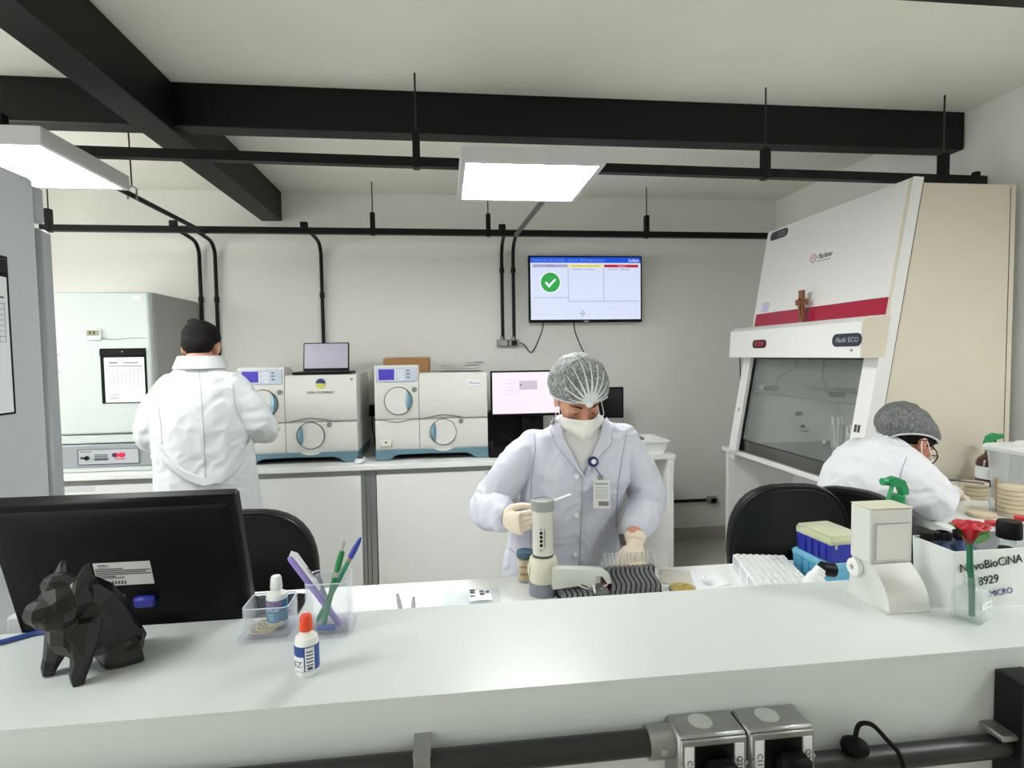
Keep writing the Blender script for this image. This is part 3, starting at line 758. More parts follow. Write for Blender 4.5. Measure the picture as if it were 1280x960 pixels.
for z, wd in ((.085, .02), (.067, .045), (.048, .018)): MB().box(-.03-wd/2, -.03+wd/2, SI-.0007, SI-.0001, z, z+.006).build('row_text', M_scl, s)
MB().box(-.02, .02, -.0835, -.08, .004, .012).build('brand_mark', M_alu, t)
t0 = Vector((tx0+tx1, 0, 0))/2
a = pix(680, 404, y=4.45); b_ = pix(651, 434, y=4.45)
tag(MB().tube(bez([(a.x, 4.46, 1.815), (a.x-.02, 4.47, 1.72), pix(665, 440, y=4.47), (b_.x+.03, 4.46, 1.63), (.585, 4.455, 1.645)], 8), .0042, 8).build('power_cable', M_black), 'thin black cable looping from the television to the wall socket', 'cable')
tag(MB().tube(bez([pix(717, 402, y=4.46)+Vector((0, 0, .02)), pix(719, 415, y=4.465), pix(727, 435, y=4.47), pix(735, 450, y=4.47), pix(742, 480, y=4.46), (1.2, 4.45, 1.0), (1.2, 4.44, .885)], 8), .0045, 8).build('signal_cable', M_black), 'black cable hanging straight down from the television to the worktop', 'cable')

# ================================================================== on the bench
q = pix(404, 467, y=4.0)
t = thing('laptop', 'open black laptop standing on the analyser with the emblem', 'laptop', (q.x, 3.98, BZ+.571))
MB().box(-.165, .2, -.13, .12, 0, .018, .004).build('keyboard_base', M_black, t)
l = MB(); l.M = Matrix.Translation((.0, .12, .014)) @ Matrix.Rotation(math.radians(-10), 4, 'X')
l.box(-.155, .155, 0, .012, 0, .205, .004); lid = l.build('lid', M_black, t)
l = MB(); l.M = Matrix.Translation((.0, .12, .014)) @ Matrix.Rotation(math.radians(-10), 4, 'X')
l.box(-.147, .147, -.0012, .0, .024, .197); sc = l.build('screen', emit('laptop_screen', (172, 172, 186), .75), lid)
l = MB(); l.M = Matrix.Translation((.0, .12, .014)) @ Matrix.Rotation(math.radians(-10), 4, 'X')
for z in (.15, .165, .182): l.box(-.14, .14, -.0018, -.0012, z, z+.002)
l.build('screen_lines', emit('laptop_lines', (140, 140, 158), .7), sc)
t.scale = (1, 1, 1)
q = pix(470, 452, y=4.12)
M_card = mat('cardboard', (158, 116, 72), .75, var=.08, bump=.1)
t = thing('cardboard_box', 'flat brown cardboard box lying on top of the analyser', 'box', (-.27, 4.26, BZ+.571))
MB().box(-.155, .155, -.13, .13, 0, .10, .004).build('body', M_card, t)
f_ = MB(); f_.M = Matrix.Translation((0, 0, .101)) @ Matrix.Rotation(math.radians(1.2), 4, 'Y')
f_.box(-.152, .0, -.128, .128, 0, .003); f_.build('flap', M_card, t)
f_ = MB(); f_.M = Matrix.Translation((0, 0, .101)) @ Matrix.Rotation(math.radians(-1.2), 4, 'Y'); f_.box(.002, .152, -.128, .128, 0, .003); f_.build('flap', M_card, t)
MB().box(-.165, -.157, -.134, -.126, .0, .1).build('end_flap', M_card, t)
for k in range(4):
    s = MB(); rr = random.Random(k); a = rr.uniform(-.25, .3)
    s.M = Matrix.Translation((.09+.012*k, 4.06+.01*k, BZ+.5725+.017*k)) @ Matrix.Rotation(a, 4, 'Z')
    def fn(u, v, k=k): return ((u-.5)*.297, (v-.5)*.21, .003+.012*(math.sin(u*5+k)*.5+.5)*(.3+.7*abs(v-.5)*2)*(1 if k > 1 else .3))
    s.grid(fn, 10, 6)
    tag(s.build('paper_sheet', mat('paper_bluish', (214, 218, 230), .7)), ('flat paper sheet at the bottom of the pile on the analyser', 'second paper sheet up in the pile on the analyser', 'wavy paper sheet near the top of the pile on the analyser', 'wavy paper sheet topmost of the pile on the analyser')[k], 'paper', 'papers on the analyser')
# power strip on the wall
q0, q1 = pix(450, 507, y=4.46), pix(474, 520, y=4.46)
t = thing('power_strip', 'black power strip on the back wall between the two analysers', 'power strip', ((q0.x+q1.x)/2, WY1, q1.z))
MB().box(-.14, .14, -.05, 0, 0, .035, .005).build('body', M_black, t)
MB().box(-.14, .14, -.055, 0, .05, .085, .005).build('socket_row', M_blackm, t)
MB().box(-.12, .12, -.02, 0, .02, .07).build('bracket', M_blackm, t)
MB().tube(bez([(.02, -.04, .0), (.015, -.03, -.08), (.03, -.03, -.16), (.035, -.05, q1.z*-1+BZ+.01)], 6), .004, 6).build('cord', M_black, t)
q = pix(458, 566, z=BZ)
t = thing('barcode_scanner', 'small white handheld scanner lying between the analysers', 'scanner', (q.x+.01, 3.78, BZ))
MB().tube([(0, .09, .012), (.0, .02, .016), (.0, -.05, .014), (0, -.075, .012)], [(.010, .022), (.014, .032), (.012, .03), (.008, .022)], 14, hint=(0, 0, 1)).build('body', M_paper, t)
MB().box(-.018, .018, -.02, .02, .028, .031, .001).build('keypad', M_black, t)
# monitor beside the second analyser
q = pix(650, 493, y=4.1)
def monitor(label, x, y, z, w, h, rz, scr, stand=True, extra=None):
    t = thing('computer_monitor', label, 'monitor', (x, y, BZ), rz)
    z = z-BZ
    MB().box(-w/2, w/2, 0, .035, z, z+h, .005).build('casing', M_black, t)
    s = MB().box(-w/2+.012, w/2-.012, -.0015, .001, z+.02, z+h-.012).build('screen', scr, t)
    if stand:
        MB().box(-.03, .03, .03, .06, .01, z+h*.4, .004).build('stand_neck', M_black, t)
        MB().box(-.12, .12, -.06, .11, 0, .014, .004).build('stand_base', M_black, t)
    return t, s
a, c = pix(613, 465, y=4.05), pix(700, 519, y=4.05)
mt, ms = monitor('switched on widescreen monitor partly behind the woman with the hairnet', a.x+.255, 4.05, c.z, .51, a.z-c.z+.006, 0, emit('monitor_pink_white', (240, 228, 244), .95))
zc = c.z-BZ
b = MB(); b.box(-.05, .08, -.0022, -.0016, zc+.19, zc+.255); b.build('dialog_window', emit('dialog_grey', (206, 196, 214), .8), ms)
b = MB(); 
for k in range(5): b.box(-.15, -.06, -.0022, -.0016, zc+.16+.025*k, zc+.162+.025*k)
b.build('form_lines', emit('form_line', (196, 186, 206), .8), ms)
MB().cyl((-.04, -.0026, zc+.225), (-.04, -.0022, zc+.225), .006, n=12).build('dialog_icon', M_ink, ms)
a, c = pix(640, 519, y=4.02), pix(612, 553, y=4.02)
tag(MB().box(c.x-.0, c.x+.42, 4.20, 4.42, BZ, a.z-.0, .006).build('computer_case', M_black), 'black computer case lying under the widescreen monitor', 'computer')
a, c = pix(756, 484, y=4.15), pix(779, 522, y=4.15)
mt2, ms2 = monitor('small dark monitor, switched off, standing beside the hairnet woman', c.x-.17, 4.15, c.z, .34, a.z-c.z, math.radians(-6), mat('dark_screen', (24, 25, 28), .15), True)
# black pieces by the analyser: webcam with cable
q = pix(613, 567, z=BZ)
t = thing('desk_phone', 'black desk phone beside the monitor, mostly behind the woman', 'phone', (q.x+.06, 3.86, BZ))
MB().prism([(-.09, 0), (.09, 0), (.09, .05), (-.09, .02)], -.08, .08, 'x').build('body', M_black, t)
MB().tube(bez([(-.06, -.10, .035), (-.06, -.06, .05), (-.05, .04, .07), (-.05, .09, .075)], 4), [.014]*13, 10).build('handset', M_black, t)
MB().tube(bez([(.05, .08, .03), (.1, .14, .06), (.06, .18, .1), (.02, .2, .12)], 5), .005, 6).build('cord', M_black, t)
# keyboard-like black thing and tray on the right end
q = pix(788, 536, y=3.95)
t = thing('white_tray', 'white plastic tray with markers at the right end of the bench', 'tray', (1.30, 3.86, BZ))
b = MB(); w, d, h = .19, .16, .088
def rr(w, d, z): return [(-w, -d, z), (w, -d, z), (w, d, z), (-w, d, z)]
b.rings([rr(w-.025, d-.025, 0), rr(w, d, h-.01), rr(w+.012, d+.012, h-.01), rr(w+.012, d+.012, h), rr(w-.006, d-.006, h), rr(w-.03, d-.03, .006)], True, True)
b.build('tub', M_white, t)
for k, (y, m) in enumerate(((-.10, M_ink), (-.06, mat('marker_olive', (150, 150, 70), .5)), (-.02, M_ink), (.03, mat('marker_grey', (90, 100, 104), .5)))):
    mk = thing('marker_pen', ('black marker lying across the front of the white tray', 'olive marker lying in the white tray', 'black marker lying mid way in the white tray', 'grey marker at the back of the white tray')[k], 'marker', (1.24, 3.86+y, BZ+.089+.009))
    MB().tube([(-.09, 0, 0), (.05, 0, 0)], .009, 10).build('barrel', m, mk); MB().tube([(.05, 0, 0), (.10, 0, 0)], .0095, 10).build('cap', mat('marker_cap', (130, 134, 110), .4), mk)
# ================================================================== people
from mathutils.bvhtree import BVHTree
M_skin = mat('skin', (196, 142, 116), .5, var=.05, vscale=30, sss=.08)
M_skin2 = mat('skin_tan', (176, 118, 92), .5, var=.05, vscale=30, sss=.08)
M_coat = mat('lab_coat_cloth', (204, 206, 219), .85, var=.02, vscale=8, bump=.12, bscale=500, sheen=.2)
M_coatm = mat('lab_coat_cloth_warm', (204, 208, 210), .85, var=.02, vscale=8, bump=.25, bscale=350, sheen=.2)
M_trim = mat('lab_coat_seam', (172, 174, 190), .85)
M_glove = mat('latex_glove', (226, 212, 192), .5, var=.05, vscale=40)
M_mask = mat('face_mask_cloth', (236, 235, 229), .8, bump=.1, bscale=400)
M_hair = mat('black_hair', (17, 14, 13), .8, spec=.2, var=.3, vscale=60, bump=.4, bscale=220, stretch=(1, 1, .25))
M_trous = mat('white_trousers', (214, 216, 220), .85)
M_shoe = mat('dark_shoe', (40, 40, 44), .5)
M_shirt = mat('grey_undershirt', (206, 206, 206), .85)
def net_material(name, dark, light, scale):
    m = mat(name, light, .7); nt = m.node_tree; b = nt.nodes['Principled BSDF']
    for n in list(nt.nodes):
        if n.bl_idname in ('ShaderNodeMix', 'ShaderNodeTexNoise'): nt.nodes.remove(n)
    mp = [n for n in nt.nodes if n.bl_idname == 'ShaderNodeMapping'][0]; mp.inputs['Scale'].default_value = (1, 1, .35)
    n1 = nt.nodes.new('ShaderNodeTexNoise'); n1.inputs['Scale'].default_value = scale; n1.inputs['Detail'].default_value = 4; n1.inputs['Distortion'].default_value = 1.5
    nt.links.new(mp.outputs[0], n1.inputs['Vector'])
    r = nt.nodes.new('ShaderNodeValToRGB'); r.color_ramp.elements[0].position = .42; r.color_ramp.elements[1].position = .68
    r.color_ramp.elements[0].color = (*lin(dark), 1); r.color_ramp.elements[1].color = (*lin(light), 1)
    nt.links.new(n1.outputs['Fac'], r.inputs[0]); nt.links.new(r.outputs[0], b.inputs['Base Color'])
    return m
M_net = net_material('hair_net_gauze', (94, 97, 97), (172, 176, 176), 150)
M_net2 = net_material('hair_net_gauze_dark', (80, 81, 82), (128, 130, 131), 150)

def remesh(mb, voxel, smooth=6, fold=None, dec=None):
    me = bpy.data.meshes.new('tmp'); me.from_pydata(mb.v, [], mb.f)
    bm = bmesh.new(); bm.from_mesh(me); bmesh.ops.recalc_face_normals(bm, faces=bm.faces); bm.to_mesh(me); bm.free()
    o = bpy.data.objects.new('tmp', me); COL.objects.link(o)
    md = o.modifiers.new('r', 'REMESH'); md.mode = 'VOXEL'; md.voxel_size = voxel
    if smooth: s = o.modifiers.new('s', 'SMOOTH'); s.factor = .5; s.iterations = smooth
    dg = bpy.context.evaluated_depsgraph_get(); dg.update()
    out = bpy.data.meshes.new_from_object(o.evaluated_get(dg))
    bpy.data.objects.remove(o, do_unlink=True); bpy.data.meshes.remove(me)
    if fold:
        ns = [v.normal.copy() for v in out.vertices]
        for v, n in zip(out.vertices, ns): v.co = v.co + n*fold(v.co, n)
    out.polygons.foreach_set('use_smooth', [True]*len(out.polygons)); out.update()
    return out
def addmesh(name, me, m, root):
    me.transform(Matrix.Translation(-root.location)); me.name = name; me.materials.clear(); me.materials.append(m)
    o = bpy.data.objects.new(name, me); COL.objects.link(o); o.parent = root
    return o
def addmb(name, mb, m, root, **k):
    org = Vector((0, 0, 0)); r_ = root
    while r_ is not None: org += r_.location; r_ = r_.parent
    me = mb.mesh(name, m, **k); me.transform(Matrix.Translation(-org))
    o = bpy.data.objects.new(name, me); COL.objects.link(o); o.parent = root
    return o
def limb(mb, pts, rs, n=14, hint=None, k=4):
    """smooth tapered limb with rounded ends"""
    P = bez(pts, k); R = []
    rr = [r if isinstance(r, tuple) else (r, r) for r in rs]
    for i in range(len(P)):
        f = min(i/k, len(rr)-1.0001); a = int(f); t = f-a; t = t*t*(3-2*t)
        R.append(tuple(rr[a][q]*(1-t)+rr[a+1][q]*t for q in (0, 1)))
    mb.tube(P, R, n, hint=hint)
    mb.ell(P[0], min(R[0]), 12, 8); mb.ell(P[-1], min(R[-1]), 12, 8)
def folds(seed, amp=.006, vert=1.0, zones=()):
    off = Vector((seed*3.1, seed*1.7, seed*.9))
    def f(p, n):
        q = p+off
        a = noise.noise(Vector((q.x*13, q.y*13, q.z*3.2)))
        w = noise.noise(q*7.)
        d = amp*vert*a*.7
        b = 1-abs(noise.noise(Vector((q.x*16+w*1.5, q.y*16, q.z*20+w*2))))*2.2
        d += amp*.35*max(b, -.4)
        for c, r, s, dirv in zones:
            e = (p-Vector(c)).length
            if e < r:
                k = (1-e/r)
                t = (p-Vector(c)).dot(Vector(dirv))
                d += s*k*math.sin(t*95+noise.noise(q*9)*3.5)
        return d
    return f
def caster(*objs):
    vs, fs = [], []
    for o in objs:
        base = len(vs); M = Matrix.Translation(o.parent.location) if o.parent else Matrix.Identity(4)
        vs += [M @ v.co for v in o.data.vertices]; fs += [tuple(base+i for i in p.vertices) for p in o.data.polygons]
    return BVHTree.FromPolygons(vs, fs)
def cast(bvh, px, py, off=0.):
    d = (FW + RT*((px-640)/FPX) - UP*((py-480)/FPX)).normalized()
    h = bvh.ray_cast(CAMP, d)
    if h[0] is None: return None
    n = h[1] if h[1].dot(d) < 0 else -h[1]
    return h[0]+n*off
def patch(bvh, quad, off, nu=10, nv=10, thick=.002, edge=None):
    """sheet lying on a surface, outline = 4 pixel corners (or two pixel polylines)"""
    L, Rr = quad
    def lerp(pl, t):
        f = t*(len(pl)-1); i = min(int(f), len(pl)-2); u = f-i
        return (pl[i][0]*(1-u)+pl[i+1][0]*u, pl[i][1]*(1-u)+pl[i+1][1]*u)
    mb = MB(); top = []; bot = []
    last = cast(bvh, sum(q[0] for q in L+Rr)/len(L+Rr), sum(q[1] for q in L+Rr)/len(L+Rr), off); fy = last.y
    for i in range(nu+1):
        for j in range(nv+1):
            a, b = lerp(L, i/nu), lerp(Rr, i/nu); t = j/nv
            p = cast(bvh, a[0]*(1-t)+b[0]*t, a[1]*(1-t)+b[1]*t, off)
            if p is None: p = pix(a[0]*(1-t)+b[0]*t, a[1]*(1-t)+b[1]*t, y=last.y)
            last = p; top.append(p)
    dirn = -FW*thick
    bot = [p-dirn for p in top]
    vs = top+bot; N = len(top); fs = []
    idx = lambda i, j: i*(nv+1)+j
    for i in range(nu):
        for j in range(nv):
            q = (idx(i, j), idx(i+1, j), idx(i+1, j+1), idx(i, j+1)); fs.append(q); fs.append(tuple(N+k for k in reversed(q)))
    rim = [idx(i, 0) for i in range(nu+1)]+[idx(nu, j) for j in range(1, nv+1)]+[idx(i, nv) for i in range(nu-1, -1, -1)]+[idx(0, j) for j in range(nv-1, 0, -1)]
    for a, b in zip(rim, rim[1:]+rim[:1]): fs.append((a, b, N+b, N+a))
    return mb.add(vs, fs)
def seam(bvh, pl, off, r, n=6):
    P = []
    for i in range(len(pl)-1):
        for k in range(n):
            t = k/n; p = cast(bvh, pl[i][0]*(1-t)+pl[i+1][0]*t, pl[i][1]*(1-t)+pl[i+1][1]*t, off)
            if p is not None: P.append(p)
    p = cast(bvh, *pl[-1], off)
    if p is not None: P.append(p)
    return MB().tube(P, r, 6)
def frame3(c, f, n):
    f = Vector(f).normalized(); n = Vector(n); n = (n-f*n.dot(f)).normalized(); s = n.cross(f)
    M = Matrix((f, s, n)).transposed().to_4x4(); M.translation = Vector(c); return M
def hand(wrist, f, n, thumb_side, curls, thumb, spread=.0, scale=1.0, voxel=.0026, cuff=True):
    """x' = fingers, z' = back of the hand, y' lateral; curls per finger (3 joint angles, degrees)"""
    M = frame3(wrist, f, n); mb = MB(); S = scale
    def T(p): return M @ (Vector(p)*S)
    # palm: flattened tube from wrist to knuckles
    mb.tube([T((-.03, 0, 0)), T((0, 0, 0)), T((.03, 0, 0)), (T((.07, 0, .001))), T((.088, 0, 0))], [(.022*S, .027*S), (.02*S, .028*S), (.0175*S, .036*S), (.0145*S, .040*S), (.010*S, .036*S)], 16, hint=M.to_3x3() @ Vector((0, 0, 1)))
    lat = [.030, .0105, -.0095, -.028]; ln = [(.040, .025, .020), (.045, .028, .021), (.041, .026, .020), (.032, .020, .018)]; kx = [.083, .088, .085, .077]
    tips = []
    for i in range(4):
        y = lat[i]*thumb_side; p = Vector((kx[i]-.012, y, 0)); a = 0; sp = spread*(1.5-i)*.5*thumb_side
        pts = [p.copy()]; rr = [.0090]
        for k in range(3):
            a += math.radians(curls[i][k]); d = Vector((math.cos(a)*math.cos(sp), math.cos(a)*math.sin(sp), -math.sin(a)))
            L = ln[i][k]+(.012 if k == 0 else 0)
            p = p+d*L; pts.append(p.copy()); rr.append((.0084, .0077, .0064)[k])
        Q = [T(q) for q in pts]
        # rounded bends
        for a_, b_, r0, r1 in zip(Q, Q[1:], rr, rr[1:]): mb.cyl(a_, b_, r0*S, r1*S, n=10)
        for q, r in zip(Q[1:], rr[1:]): mb.ell(q, r*S*1.02, 10, 7)
        tips.append(Q[-1])
    p = [Vector((.012, .026*thumb_side, -.006)), Vector((.036, .044*thumb_side, -.012))]
    for q in thumb: p.append(Vector((q[0], q[1]*thumb_side, q[2])))
    rr = [.0155, .0125, .0105, .0085]; Q = [T(q) for q in p]
    for a_, b_, r0, r1 in zip(Q, Q[1:], rr, rr[1:]): mb.cyl(a_, b_, r0*S, r1*S, n=10)
    for q, r in zip(Q, rr): mb.ell(q, r*S, 10, 7)
    # cuff of the glove
    if cuff: mb.tube([T((-.045, 0, 0)), T((-.02, 0, 0))], [(.034*S, .036*S), (.0275*S, .0315*S)], 16, hint=M.to_3x3() @ Vector((0, 0, 1)))
    return remesh(mb, voxel, 2), M, tips
def head_parts(mb, c, f, u, k=1.0):
    """head volumes: skull, face, jaw, nose, brow, ears, lips"""
    f = Vector(f).normalized(); u = Vector(u); u = (u-f*u.dot(f)).normalized(); s = f.cross(u)   # s = person's right
    R = Matrix((s, f, u)).transposed()
    c = Vector(c)
    def T(x, y, z): return c + R @ (Vector((x, y, z))*k)
    mb.ell(T(0, -.010, .035), (.076*k, .094*k, .083*k), 22, 14, R)
    mb.ell(T(0, .022, -.02), (.066*k, .068*k, .085*k), 20, 14, R)
    mb.ell(T(0, .036, -.072), (.046*k, .044*k, .040*k), 16, 10, R)      # jaw
    mb.ell(T(0, .065, -.088), (.020*k, .018*k, .018*k), 12, 8, R)       # chin
    mb.tube([T(0, .085, .012), T(0, .098, -.012), T(0, .108, -.030)], [.008*k, .010*k, .013*k], 10); mb.ell(T(0, .104, -.031), .0135*k, 10, 8)
    for sx in (-1, 1):
        mb.ell(T(sx*.012, .094, -.036), .009*k, 10, 7)
        mb.tube([T(sx*.012, .083, .020), T(sx*.034, .078, .024), T(sx*.054, .06, .018)], .0085*k, 8)   # brow
        mb.ell(T(sx*.04, .062, -.022), (.022*k, .018*k, .02*k), 12, 8, R)   # cheek
        mb.ell(T(sx*.076, -.008, -.012), (.008*k, .019*k, .031*k), 12, 10, R)  # ear
    mb.ell(T(0, .089, -.058), (.022*k, .010*k, .006*k), 12, 6, R); mb.ell(T(0, .087, -.067), (.019*k, .010*k, .006*k), 12, 6, R)
    return T, R
def eyes_for(T, R, root, k=1.0, lids=.6):
    M_eye = mat('eye_white', (225, 222, 215), .25); M_iris = mat('iris_dark', (46, 30, 22), .2); M_brow = mat('eyebrow', (50, 34, 28), .7)
    for sx in (-1, 1):
        e = addmb('eye', MB().ell(T(sx*.031, .074, .000), .0118*k, 14, 10), M_eye, root)
        addmb('iris', MB().ell(T(sx*.031, .0832, -.007), (.0050*k, .0028*k, .0052*k), 12, 8, R), M_iris, e)
        addmb('upper_eyelid', MB().ell(T(sx*.031, .0765, .0015), (.0150*k, .0128*k, .0105*k), 14, 10, R), M_skin, root)
        addmb('eyebrow', MB().tube([T(sx*.014, .0925, .022), T(sx*.034, .0885, .027), T(sx*.053, .070, .021)], [.003*k, .0032*k, .0015*k], 8), M_brow, root)
def cap_net(T, R, root, m, ctr, rad, plane, name='hairnet', pleat=.004, nz=18, seed=0):
    """gathered cap: upper part of an ellipsoid cut by a sloping rim; plane(theta)->lower polar angle"""
    mb = MB(); n, mm = 48, 18; rs = []
    for i in range(mm+1):
        ring = []
        for j in range(n):
            th = 2*PI*j/n; low = plane(th); a = low*i/mm
            if i == 0: a = .02
            k = 1+pleat*10*noise.noise(Vector((math.cos(th)*3+seed, math.sin(th)*3, a*2.2)))+pleat*3*math.sin(th*nz)*(a/PI)
            if i >= mm-1: k *= .965
            p = Vector((ctr[0]+rad[0]*k*math.sin(a)*math.sin(th), ctr[1]+rad[1]*k*math.sin(a)*math.cos(th), ctr[2]+rad[2]*k*math.cos(a)))
            ring.append(T(*p))
        rs.append(ring)
    mb.rings(rs, True, False)
    net = addmb(name, mb, m, root, angle=180)
    rim = MB(); P = rs[-1]; P = P+[P[0]]
    rim.tube(P, .0038, 6, caps=False); addmb('elastic_rim', rim, mat('net_elastic', (190, 194, 194), .7), net)
    return net, rs
def legs_and_feet(mb, hipL, hipR, kneeL, kneeR, footL, footR):
    for h, k, f in ((hipL, kneeL, footL), (hipR, kneeR, footR)):
        limb(mb, [h, ((Vector(h)+Vector(k))/2), k, (Vector(k)*.55+Vector(f)*.45), f], [.085, .078, .056, .055, .038])
def shoe(mb, a, d):
    a = Vector(a); d = Vector(d).normalized()
    mb.tube([a-d*.07+Vector((0, 0, .035)), a-d*.02+Vector((0, 0, .045)), a+d*.07+Vector((0, 0, .038)), a+d*.15+Vector((0, 0, .028)), a+d*.18+Vector((0, 0, .02))], [(.034, .03), (.045, .038), (.038, .044), (.027, .046), (.015, .03)], 14, hint=(0, 0, 1))

# ------------------------------------------------------------------ woman working at the desk
W = thing('person', 'person in white lab coat, hairnet and mask leaning over the desk with a thin stick', 'person', (.44, 2.05, 0))
hc = Vector((.466, 1.985, 1.398)); ha = math.radians(33); hy = math.radians(-5)
hf = Vector((-math.sin(hy)*math.cos(ha), -math.cos(hy)*math.cos(ha), -math.sin(ha))); hu = Vector((0, -math.sin(ha), math.cos(ha)))
sh_r, sh_l = Vector((.292, 2.02, 1.232)), Vector((.668, 2.02, 1.236))           # image left / image right shoulders
el_r, el_l = pix(616, 632, y=1.985), pix(806, 622, y=2.01)
wr_r, wr_l = pix(629, 650, y=1.845), pix(793, 667, y=1.835)
body = MB(); T, Rh = head_parts(body, hc, hf, hu)
limb(body, [(.466, 2.035, 1.33), (.468, 2.04, 1.27), (.47, 2.04, 1.2)], [.05, .052, .06])
body.tube([(.42, 2.07, .8), (.425, 2.06, .92), (.45, 2.04, 1.05), (.47, 2.02, 1.16), (.475, 2.03, 1.24)], [(.16, .11), (.15, .1), (.15, .1), (.16, .1), (.12, .07)], 18, hint=(1, 0, 0))
for s, e, w in ((sh_r, el_r, wr_r), (sh_l, el_l, wr_l)): limb(body, [s+Vector((.03 if s.x < .45 else -.03, 0, -.02)), (s+e)/2, e, (e+w)/2, w], [.034, .04, .038, .034, .031 if s.x > .45 else .02])
legs_and_feet(body, (.34, 2.07, .8), (.5, 2.07, .8), (.34, 2.05, .46), (.5, 2.05, .46), (.34, 2.1, .06), (.5, 2.1, .06))
addmesh('body', remesh(body, .006, 3), M_skin, W)
eyes_for(T, Rh, W)
tr = MB(); legs_and_feet(tr, (.34, 2.07, .82), (.5, 2.07, .82), (.34, 2.05, .46), (.5, 2.05, .46), (.34, 2.1, .09), (.5, 2.1, .09))
me = remesh(tr, .015, 2)
for v in me.vertices: v.co += v.normal*.012
addmesh('trousers', me, M_trous, W)
for x in (.34, .5):
    sb = MB(); shoe(sb, (x, 2.1, 0), (0, -1, 0)); addmb('shoe', sb, M_shoe, W)
coat = MB()
R_ = [(.36, .42, 2.09, .255, .175), (.6, .42, 2.08, .24, .165), (.78, .42, 2.065, .222, .15), (.9, .425, 2.055, .198, .138), (1.03, .447, 2.035, .186, .135), (1.13, .465, 2.015, .192, .13), (1.2, .474, 2.015, .202, .116), (1.245, .478, 2.02, .19, .095), (1.278, .478, 2.028, .145, .08), (1.305, .477, 2.032, .10, .072), (1.33, .476, 2.035, .075, .066)]
coat.tube([(a[1], a[2], a[0]) for a in R_], [(a[3], a[4]) for a in R_], 28, hint=(1, 0, 0))
limb(coat, [sh_r+Vector((.03, 0, .002)), sh_r*.55+el_r*.45+Vector((-.006, 0, 0)), el_r+Vector((-.012, .01, -.004)), el_r*.5+wr_r*.5, wr_r*.86+el_r*.14], [.054, .064, .067, .061, .046], 18)
limb(coat, [sh_l+Vector((-.03, 0, .002)), sh_l*.55+el_l*.45, el_l+Vector((.012, .01, -.004)), el_l*.5+wr_l*.5+Vector((.008, 0, -.004)), wr_l*.82+el_l*.18], [.054, .064, .068, .062, .05], 18)
fz = folds(2, .012, 1.0, [(el_r, .13, .006, (.5, -.6, .6)), (el_r*.4+wr_r*.6, .09, .004, (1, -.5, .3)), (el_l, .14, .006, (-.2, -.5, .85)), (sh_r, .09, .003, (.7, 0, .7)), (sh_l, .09, .003, (-.7, 0, .7))])
co = addmesh('lab_coat', remesh(coat, .0058, 8, fz), M_coat, W)
bv = caster(co)
addmb('undershirt', patch(bv, ([(700, 540), (706, 552), (717, 575), (727, 593)], [(752, 538), (748, 552), (738, 575), (728, 593)]), .003, 10, 8, .004), M_shirt, W)
addmb('shirt_collar', MB().tube([(.47, 2.035, 1.262), (.468, 2.03, 1.30), (.467, 2.022, 1.325)], [(.066, .068), (.058, .06), (.055, .057)], 20, hint=(1, 0, 0)), M_shirt, W)
lp = addmb('lapel', patch(bv, ([(692, 522), (688, 540), (695, 556), (712, 577), (727, 596)], [(702, 532), (704, 546), (711, 560), (720, 577), (729, 594)]), .011, 14, 6, .009), M_coat, co)
addmb('lapel', patch(bv, ([(751, 532), (748, 548), (741, 566), (734, 582), (729, 594)], [(758, 523), (763, 540), (762, 556), (750, 568), (731, 596)]), .011, 14, 6, .009), M_coat, co)
for pl_ in ([(702, 532), (704, 546), (711, 560), (720, 577), (729, 594)], [(688, 540), (695, 556), (712, 577), (727, 596)], [(751, 532), (748, 548), (741, 566), (734, 582), (729, 594)], [(763, 540), (762, 556), (750, 568), (731, 596)]):
    addmb('lapel_edge', seam(bv, pl_, .0115, .0016), M_trim, lp.parent)
ck = MB(); P = []
for i in range(17):
    a = (35+290*i/16)*PI/180; P.append([Vector((.473+rr*math.sin(a)*1.0, 2.03-rr*.95*math.cos(a), zz)) for rr, zz in ((.082, 1.275), (.074, 1.315+.012*math.cos(a-PI)), (.079, 1.318+.012*math.cos(a-PI)), (.094, 1.285))])
ck.rings(P); addmb('collar', ck, M_coat, co)
addmb('placket_seam', seam(bv, [(728, 597), (727, 630), (726, 665), (724, 712)], .0012, .0022), M_trim, co)
addmb('princess_seam', seam(bv, [(668, 535), (669, 562), (664, 600), (664, 650), (662, 705)], .0008, .002), M_trim, co)
addmb('princess_seam', seam(bv, [(783, 540), (777, 575), (772, 610), (770, 660)], .0008, .002), M_trim, co)
addmb('pocket_seam', seam(bv, [(634, 683), (645, 692), (658, 697), (672, 700)], .0015, .0018), M_trim, co)
addmb('cuff_seam', seam(bv, [(634, 628), (628, 640), (627, 655)], .0012, .0016), M_trim, co)
for px, py in ((721, 595), (720.5, 643.5), (718.5, 693)):
    p = cast(bv, px, py, .002); b = MB(); b.M = face_mat(p, (1, 0, 0), (0, .15, 1)); b.lathe([(0.0, 0), (.0085, 0), (.0095, .0015), (.0085, .003), (.006, .0022), (0.0005, .0022)], n=16)
    k = addmb('button', b, mat('button_white', (236, 236, 238), .3), co)
# sleeve inner cuff
d = (wr_r-el_r).normalized()
addmb('inner_cuff', MB().tube([wr_r-d*.05, wr_r-d*.012], [.042, .038], 18), mat('knit_cuff', (232, 232, 234), .8), W)
